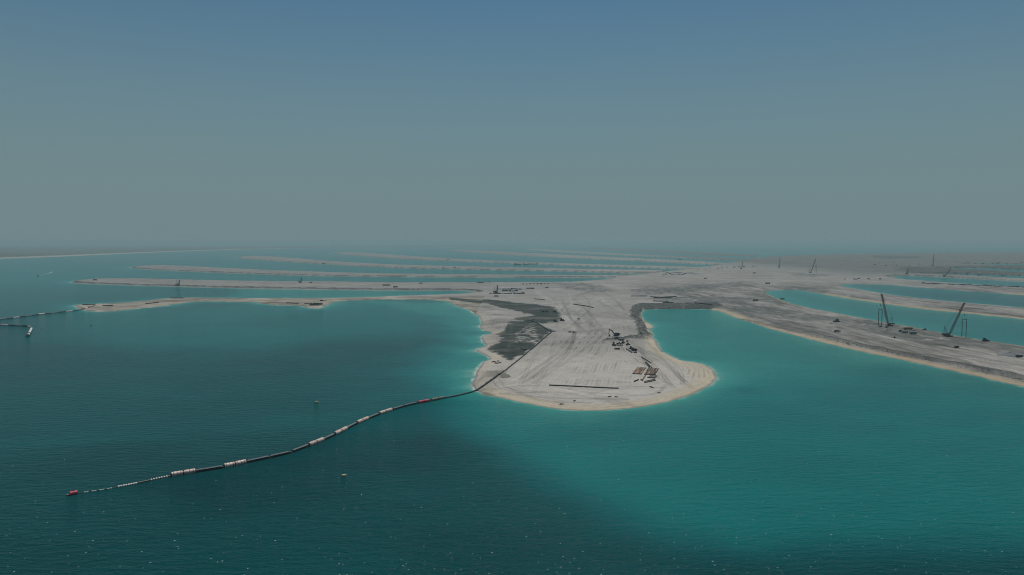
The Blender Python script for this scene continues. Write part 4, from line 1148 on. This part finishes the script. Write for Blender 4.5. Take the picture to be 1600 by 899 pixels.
for k, (px, py, a) in enumerate(((771, 566, .4), (777, 565, 1.5), (780, 567.5, .9), (775, 568.2, -.4))):
    o = MB(); o.prism([(-2.2, 0), (2.2, 0), (1.6, .8), (-1.0, 1.1)], -.35, .35); o.tube((-2, .5, .3), (1.5, -1.4, .9), .25, 7)
    o = o.build('scrap_metal', dark_steel); o.location = spot(px, py); o.rotation_euler = (0, 0, a)
    tag(o, 'piece of dark scrap metal dumped by the curving tracks near the shore', 'scrap', 'scrap dumped near the shore')
for k, (px, py, a) in enumerate(((877, 632.3, .1), (1016, 605, .6), (1019, 606.5, -.6), (1029, 614.5, .2), (897, 627, 1.0), (952, 620.5, .1), (962, 620.8, -.1))):
    o = MB(); o.prism([(-1.6, 0), (1.6, 0), (1.1, .5), (-.6, .7)], -.4, .4); o.tube((-1.4, .4, .2), (1.4, -.5, .5), .14, 6)
    o = o.build('driftwood', dark_steel); o.location = spot(px, py); o.rotation_euler = (0, 0, a)
    tag(o, 'small dark piece of debris washed up on the beach sand', 'debris', 'debris on the beach sand')

# floating pipeline far off the low sandbar: two arms
def far_line(px, label, r=.9):
    P2 = chaikin(chaikin(gpoly(px, 0), False), False)
    seg = np.hypot(*np.diff(P2, axis=0).T); ss = np.concatenate([[0], np.cumsum(seg)])
    at = lambda s_: Vector((float(np.interp(s_, ss, P2[:, 0])), float(np.interp(s_, ss, P2[:, 1])), 0))
    base = at(0); o = empty('floating_pipeline', base); n = max(2, int(ss[-1] / 13)); 
    for k in range(n):
        q = [at(ss[-1] * (k + f * .95) / n) for f in (0, .33, .66, 1)]
        rr = r if k % 3 else r * 1.35
        mt = (float_pink if k % 4 == 0 else grey_steel) if k % 2 == 0 else black_rubber
        MB().path([v - base + Vector((0, 0, max(hgt(v.x, v.y), 0) + rr * .55)) for v in q], rr, 8).build('float' if k % 2 == 0 else 'pipe_section', mt, o)
    return tag(o, label, 'pipeline')
far_line([(150, 478.5), (138, 482), (120, 486), (80, 489.5), (40, 494.5), (10, 498.5), (-60, 507), (-160, 512)], 'far floating pipeline landing on the tip of the low sandbar')
fl2 = far_line([(-160, 507.5), (-60, 507.5), (0, 508.6), (30, 509.6), (47, 511), (49.5, 514), (47, 519), (43.5, 524.5)], 'far floating pipeline with a hooked white end lying in open water', 1.0)
for i, ch in enumerate(fl2.children):
    pass
we = [spot(48.5, 515), spot(47, 518.5), spot(45, 522)]
MB().path([v - fl2.location + Vector((0, 0, 1.1)) for v in we], 1.45, 10).build('end_float', white_paint, fl2, True)
e0 = spot(42.5, 526); MB().tube(e0 - fl2.location + Vector((-2, 0, .7)), e0 - fl2.location + Vector((2.2, 0, .7)), 1.3, 10).build('tail_float', black_rubber, fl2)

# marker buoys
def buoy(px, py, label, s_=1.0):
    p = spot(px, py); o = empty('marker_buoy', p)
    MB().tube((-1.15, 0, .25), (1.15, 0, .25), .62, 14).build('body', buoy_yellow, o, True)
    MB().box((0, 0, .82), (1.7, .7, .14)).build('top_plate', pale_plastic, o)
    for x in (-1.0, 1.0): MB().tube((x - .1, 0, .25), (x + .1, 0, .25), .67, 14).build('band', black_rubber, o)
    MB().tube((0, 0, .8), (0, 0, 1.25), .07, 6).build('eye', dark_steel, o)
    o.rotation_euler = (0, 0, random.uniform(-.3, .4)); o.scale = (s_,) * 3
    return tag(o, label, 'buoy', 'yellow marker buoys')
buoy(494, 629.5, 'yellow marker buoy floating on the bay side of the pipeline', 1.25)
buoy(537, 744, 'yellow marker buoy floating on the open water side of the pipeline', 1.0)
buoy(142, 508, 'small pale marker buoy floating off the low sandbar', 1.2)

# settling tank and boxes on the sandbar
p = spot(493.5, 476.5); o = empty('settling_tank', p)
for s in (-1, 1):
    MB().box((0, s * 15, 1.1), (17.5, .5, 2.2)).build('side_wall', box_dark, o); MB().box((s * 8.5, 0, 1.1), (.5, 29.4, 2.2)).build('end_wall', box_dark, o)
MB().box((0, 0, .7), (16.4, 29.3, .2)).build('water_surface', dark_water, o)
tag(o, 'open dark walled settling tank on the low sandbar', 'tank')
put('cd', CD, 502, 470.8, .3, 'dark container behind the settling tank on the sandbar', 'container', scale=1.0)
put('cw', CW, 506, 470.8, 1.2, 'white container behind the settling tank on the sandbar', 'container', scale=.9)
put('cw', CW, 508.6, 470.6, 1.5, 'small white container at the outer end of the boxes behind the settling tank', 'container', scale=.6)

# ------------------------------------------------------------------ camp at the root of the headland
camp = []
rnd = random.Random(5)
KINDS = [('cw', CW, 'white container', 'container'), ('cr', CR, 'rust red container', 'container'), ('cd', CD, 'dark container', 'container'), ('cb', CB, 'blue grey container', 'container'), ('cg', CG, 'grey container', 'container'), ('cab', CABW, 'white site cabin', 'cabin')]
def yard(spots, where, group, pick, sc=1.0):
    for (px, py) in spots:
        k, mk, what, cat = KINDS[rnd.choice(pick)]
        put(k, mk, px, py, rnd.uniform(-.25, .25) + (PI / 2 if rnd.random() < .25 else 0), what + ' ' + where, cat, group, sc * rnd.uniform(.7, 1.15))
yard([(777 + k * 4.4, 452.3 + rnd.uniform(-.4, .4)) for k in range(9)], 'in the back row of the crowded headland camp', 'camp back row', [2, 0, 2, 5, 0], 1.3)
yard([(786 + k * 5, 455.6 + rnd.uniform(-.4, .4)) for k in range(5)], 'in the middle row of the crowded headland camp', 'camp middle row', [1, 1, 2, 0], 1.35)
yard([(766 + k * 4.6, 459.3 + rnd.uniform(-.4, .4)) for k in range(12)], 'in the front row of the crowded headland camp', 'camp front row', [2, 2, 4, 1, 5], 1.1)
yard([(817 + k * 5.6, 444.3 + rnd.uniform(-.3, .3)) for k in range(8)], 'in the thin line along the channel bank behind the camp', 'boxes along the channel bank', [1, 4, 1, 2])
yard([(824 + k * 4, 451.5 + rnd.uniform(-.3, .3)) for k in range(3)], 'standing just outside the camp towards the haul road', 'boxes outside the camp', [2, 2, 4])
put('trd', TRD, 775, 464, PI, 'dark dump truck parked on the sand in front of the camp', 'truck', scale=1.1)
put('trd', TRD, 854, 450.6, .2, 'dark dump truck on the haul road beyond the camp', 'truck', scale=1.0)
put('ex3', None, 774.5, 459.5, PI * .9, 'dark excavator with raised boom standing among the camp containers', 'excavator', scale=1.3)
crane_at(775, 457.5, 0.2, 17, 1.5, 'small upright crane rising from the camp containers', False, .6, True)
yard([(1036 + k * 3.4, 429.0 + rnd.uniform(-1.2, 1.2)) for k in range(11)] + [(1038 + k * 4, 426.8 + rnd.uniform(-.5, .5)) for k in range(8)], 'in the crowded container yard far out on the trunk of the island', 'far container yard', [0, 2, 0, 2, 4, 5], 1.15)
yard([(1093 + k * 9 + rnd.uniform(-3, 3), 420.5 - k * .4 + rnd.uniform(-.8, .8)) for k in range(10)], 'in the scattered yard at the far edge of the island trunk', 'far edge yard', [4, 2, 0, 4], 1.3)
yard([(1442 + k * 4.6, 443.2 + k * .18 + rnd.uniform(-.4, .4)) for k in range(35)], 'in the long camp row on the bank of the far lagoon', 'long camp row on the far lagoon bank', [2, 4, 0, 5, 4, 3], 1.15)
yard([(1322 + k * 8 + rnd.uniform(-5, 5), 436.6 + rnd.uniform(-.7, .7)) for k in range(7)], 'in the short row at the head of the far lagoons', 'row at the head of the lagoons', [2, 2, 4], 1.1)
yard([(1352 + k * 11 + rnd.uniform(-7, 7), 413.0 + rnd.uniform(-4, 4)) for k in range(9)], 'scattered on the hazy far side of the island trunk', 'boxes on the hazy far side', [4, 2], 1.25)
yard([(1500 + k * 14 + rnd.uniform(-10, 10), 428.6 + k * .5 + rnd.uniform(-.4, .4)) for k in range(8)], 'on the thin hazy spit beyond the camp row', 'boxes on the thin hazy spit', [2, 4, 0], 1.1)
yard([(1505 + k * 12 + rnd.uniform(-9, 9), 412.2 + rnd.uniform(-.4, .4)) for k in range(9)], 'on the farthest hazy spit', 'boxes on the farthest spit', [2, 2, 4], 1.5)
for px, py, sc, lab in ((1102, 436, 1.2, 'dark dump truck driving over the middle of the island trunk'), (1199, 444, 1.5, 'dark dump truck waiting at the head of the near lagoon'), (1178, 427.5, 1.3, 'dark dump truck far out on the pale flat'),
                        (600.5, 446.8, 1.3, 'dark dump truck of the pair on the near spit'), (606, 446.6, 1.2, 'dark dump truck of the pair on the near spit'), (617.5, 449.6, 1.3, 'dark dump truck at the water edge of the near spit'),
                        (657, 443.6, 1.1, 'dark dump truck on the rear edge of the near spit'), (148, 438.4, 1.3, 'dark dump truck near the tip of the near spit'), (485, 442.4, .9, 'small dark dump truck beside the upright crane on the near spit'),
                        (505, 411.8, 1.8, 'dark dump truck alone on the third spit'), (692, 420.6, 1.4, 'dark dump truck of two on the root of the third spit'), (710, 420.8, 1.4, 'dark dump truck of two on the root of the third spit'), (700, 406.8, 2.0, 'dark dump truck far out on the hazy fourth spit'), (1222, 468.2, 1.0, 'dark dump truck on the bank road beside the near lagoon'), (1180, 470.8, 1.3, 'dark dump truck on the dark rough ground by the lagoon')):
    o = put('trd', TRD, px, py, rnd.uniform(-.3, .3) + (PI if rnd.random() < .5 else 0), lab, 'truck', 'trucks on the far spits', sc)
crane_at(278, 445.2, 0.3, 14, 2, 'small crane standing on the sand of the near spit towards its tip', False, .6, True)
crane_at(469, 441.8, 0.3, 13, 2, 'small crane standing at the rear edge of the near spit', False, .6, True)
crane_at(1217, 418.2, 0.2, 45, 2.0, 'upright hazy crane far out on the pale flat', False, .6, True)
crane_at(1266, 426.4, 0.0, 52, 17, 'hazy crane with a leaning boom near the head of the lagoons', True, .66, True)
crane_at(1457, 415.5, 0.1, 56, 2, 'upright hazy crane among the farthest spits', False, .6, True)
crane_at(1476, 431.5, 0.0, 27, 18, 'low leaning hazy crane on the thin spit beyond the camp row', False, .6, True)
crane_at(1417, 428.5, 0.2, 22, 2, 'short hazy crane at the end of the thin channel', False, .6, True)
crane_at(1158, 420.5, 0.0, 30, 3, 'thin hazy crane beside the scattered far yard', False, .6, True)

# boats
put('boat', make_boat, 750, 442.6, .1, 'dark work boat with white wheelhouse in the channel by the camp', 'boat', scale=1.1)
put('boat', make_boat, 763, 441.8, PI, 'dark work boat with tall mast moored beside the other in the channel', 'boat', scale=1.15)
put('barge', make_barge, 808, 413.8, 0, 'long hazy dredging barge at the end of the barge line among the spits', 'barge')
put('barge', make_barge, 822, 413.9, 0.1, 'hazy dredging barge in the middle of the barge line among the spits', 'barge', scale=.8)
put('barge', make_barge, 835, 413.2, PI, 'hazy dredging barge with raised derrick at the other end of the barge line', 'barge', scale=.9)
put('boat', make_boat, 1062, 406, .3, 'hazy boat far off between the outer spits', 'boat', scale=1.7)
p = spot(59, 431.2); sb = put('boat', None, 59, 431.2, PI + .5, 'small boat trailing a pale wake in the open sea', 'boat', scale=.55)
wk = MB(); pa, pb = spot(61, 430.6), spot(80, 424.9)
v, f = [], []
for k in range(15):
    t = k / 14; c = pa.lerp(pb, t ** .8); wv = 1.5 + 4 * t
    c.x += 10 * math.sin(t * 3)
    v += [(c.x - wv, c.y + wv, .05), (c.x + wv, c.y - wv, .05)]
    if k: f.append((2 * k - 2, 2 * k - 1, 2 * k + 1, 2 * k))
tag(wk.add(v, f).build('boat_wake', mat('wake_foam', (.38, .45, .45), .8, 0, .1)), 'pale curved wake behind the small boat', 'wake', kind='stuff')

# ------------------------------------------------------------------ loose rock on the lagoon banks (nobody could count it)
def rock(mb, c, s, rr):
    t = [(0, 0, 1), (.9, 0, .2), (.28, .85, .2), (-.72, .53, .2), (-.72, -.53, .2), (.28, -.85, .2), (0, 0, -.6)]
    a = rr.uniform(0, 6.28); ca, sa = math.cos(a), math.sin(a); q = []
    for x, y, z in t:
        k = s * rr.uniform(.7, 1.2); q.append((c[0] + (x * ca - y * sa) * k, c[1] + (x * sa + y * ca) * k, c[2] + z * k * .8))
    mb.add(q, [(0, 1, 2), (0, 2, 3), (0, 3, 4), (0, 4, 5), (0, 5, 1), (6, 2, 1), (6, 3, 2), (6, 4, 3), (6, 5, 4), (6, 1, 5)])
rr = random.Random(3); mb = MB()
bp_ = gpoly(BANK[0], 1.5); lo, hi = bp_.min(0), bp_.max(0)
cand = np.stack([np.random.RandomState(1).uniform(lo[0], hi[0], 14000), np.random.RandomState(2).uniform(lo[1], hi[1], 14000)], 1)
ins = poly_sd(bp_, cand[:, 0], cand[:, 1], far=60.0) < -.5
for x, y in cand[ins][:2600]:
    z = hgt(x, y)
    if z > .15: rock(mb, (x, y, z), rr.uniform(.35, 1.05), rr)
tag(mb.build('bank_rock', rock_mat), 'loose dark quarry rock heaped on the lagoon bank', 'rock', kind='stuff')
mb = MB()
rd_ = chaikin(gpoly([(1160, 497), (1216, 511.5), (1280, 526.5), (1344, 541), (1410, 553.5), (1488, 569.5), (1552, 583), (1616, 596.5), (1716, 619)], 2.0), False)
seg = np.hypot(*np.diff(rd_, axis=0).T); ss = np.concatenate([[0], np.cumsum(seg)])
for k in range(2600):
    s_ = rr.uniform(0, ss[-1]); x = float(np.interp(s_, ss, rd_[:, 0])) + rr.gauss(0, 3.6); y = float(np.interp(s_, ss, rd_[:, 1])) + rr.gauss(0, 3.6)
    rock(mb, (x, y, hgt(x, y)), rr.uniform(.25, .75), rr)
tag(mb.build('ridge_rubble', rock_mat), 'dark rubble strewn along the ridge of the long spit', 'rubble', kind='stuff')
# small white flecks stand in for sun glints on the open water
mb = MB()
for k in range(420):
    px, py = rr.uniform(-150, 1750), 899 - 240 * abs(rr.gauss(0, .42)) + 30
    if 640 > py: continue
    x, y = ground(px, py); x, y = float(x), float(y)
    if hgt(x, y) > 0: continue
    l, w_, a = rr.uniform(.15, .55), rr.uniform(.06, .16), rr.uniform(-.2, .7)
    ca, sa = math.cos(a), math.sin(a); q = []
    for t in range(7):
        b = 2 * PI * t / 7; ex, ey = l * math.cos(b) * rr.uniform(.6, 1), w_ * math.sin(b) * rr.uniform(.6, 1)
        q.append((x + ex * ca - ey * sa, y + ex * sa + ey * ca, .03))
    mb.add(q + [(x, y, .14)], [(t, (t + 1) % 7, 7) for t in range(7)])
tag(mb.build('glint_flecks', glint_mat), 'white flecks painted in for sun glints on the open sea', 'foam', kind='stuff')

# ------------------------------------------------------------------ dusty haze over the whole place
hz = MB().box((0, 0, 66), (126000, 126000, 136)).build('haze', None)
hm = bpy.data.materials.new('haze_air'); hm.use_nodes = True
t = hm.node_tree
for n in list(t.nodes):
    if n.type == 'BSDF_PRINCIPLED': t.nodes.remove(n)
pv = t.nodes.new('ShaderNodeVolumePrincipled')
pv.inputs['Color'].default_value = (0.47, 0.62, 0.645, 1)
pv.inputs['Density'].default_value = 0.92e-4
pv.inputs['Anisotropy'].default_value = 0.0
t.links.new(pv.outputs['Volume'], t.nodes['Material Output'].inputs['Volume'])
hz.data.materials.append(hm)
tag(hz, 'pale dusty haze lying over the sea and the sand spits', 'haze', kind='stuff')
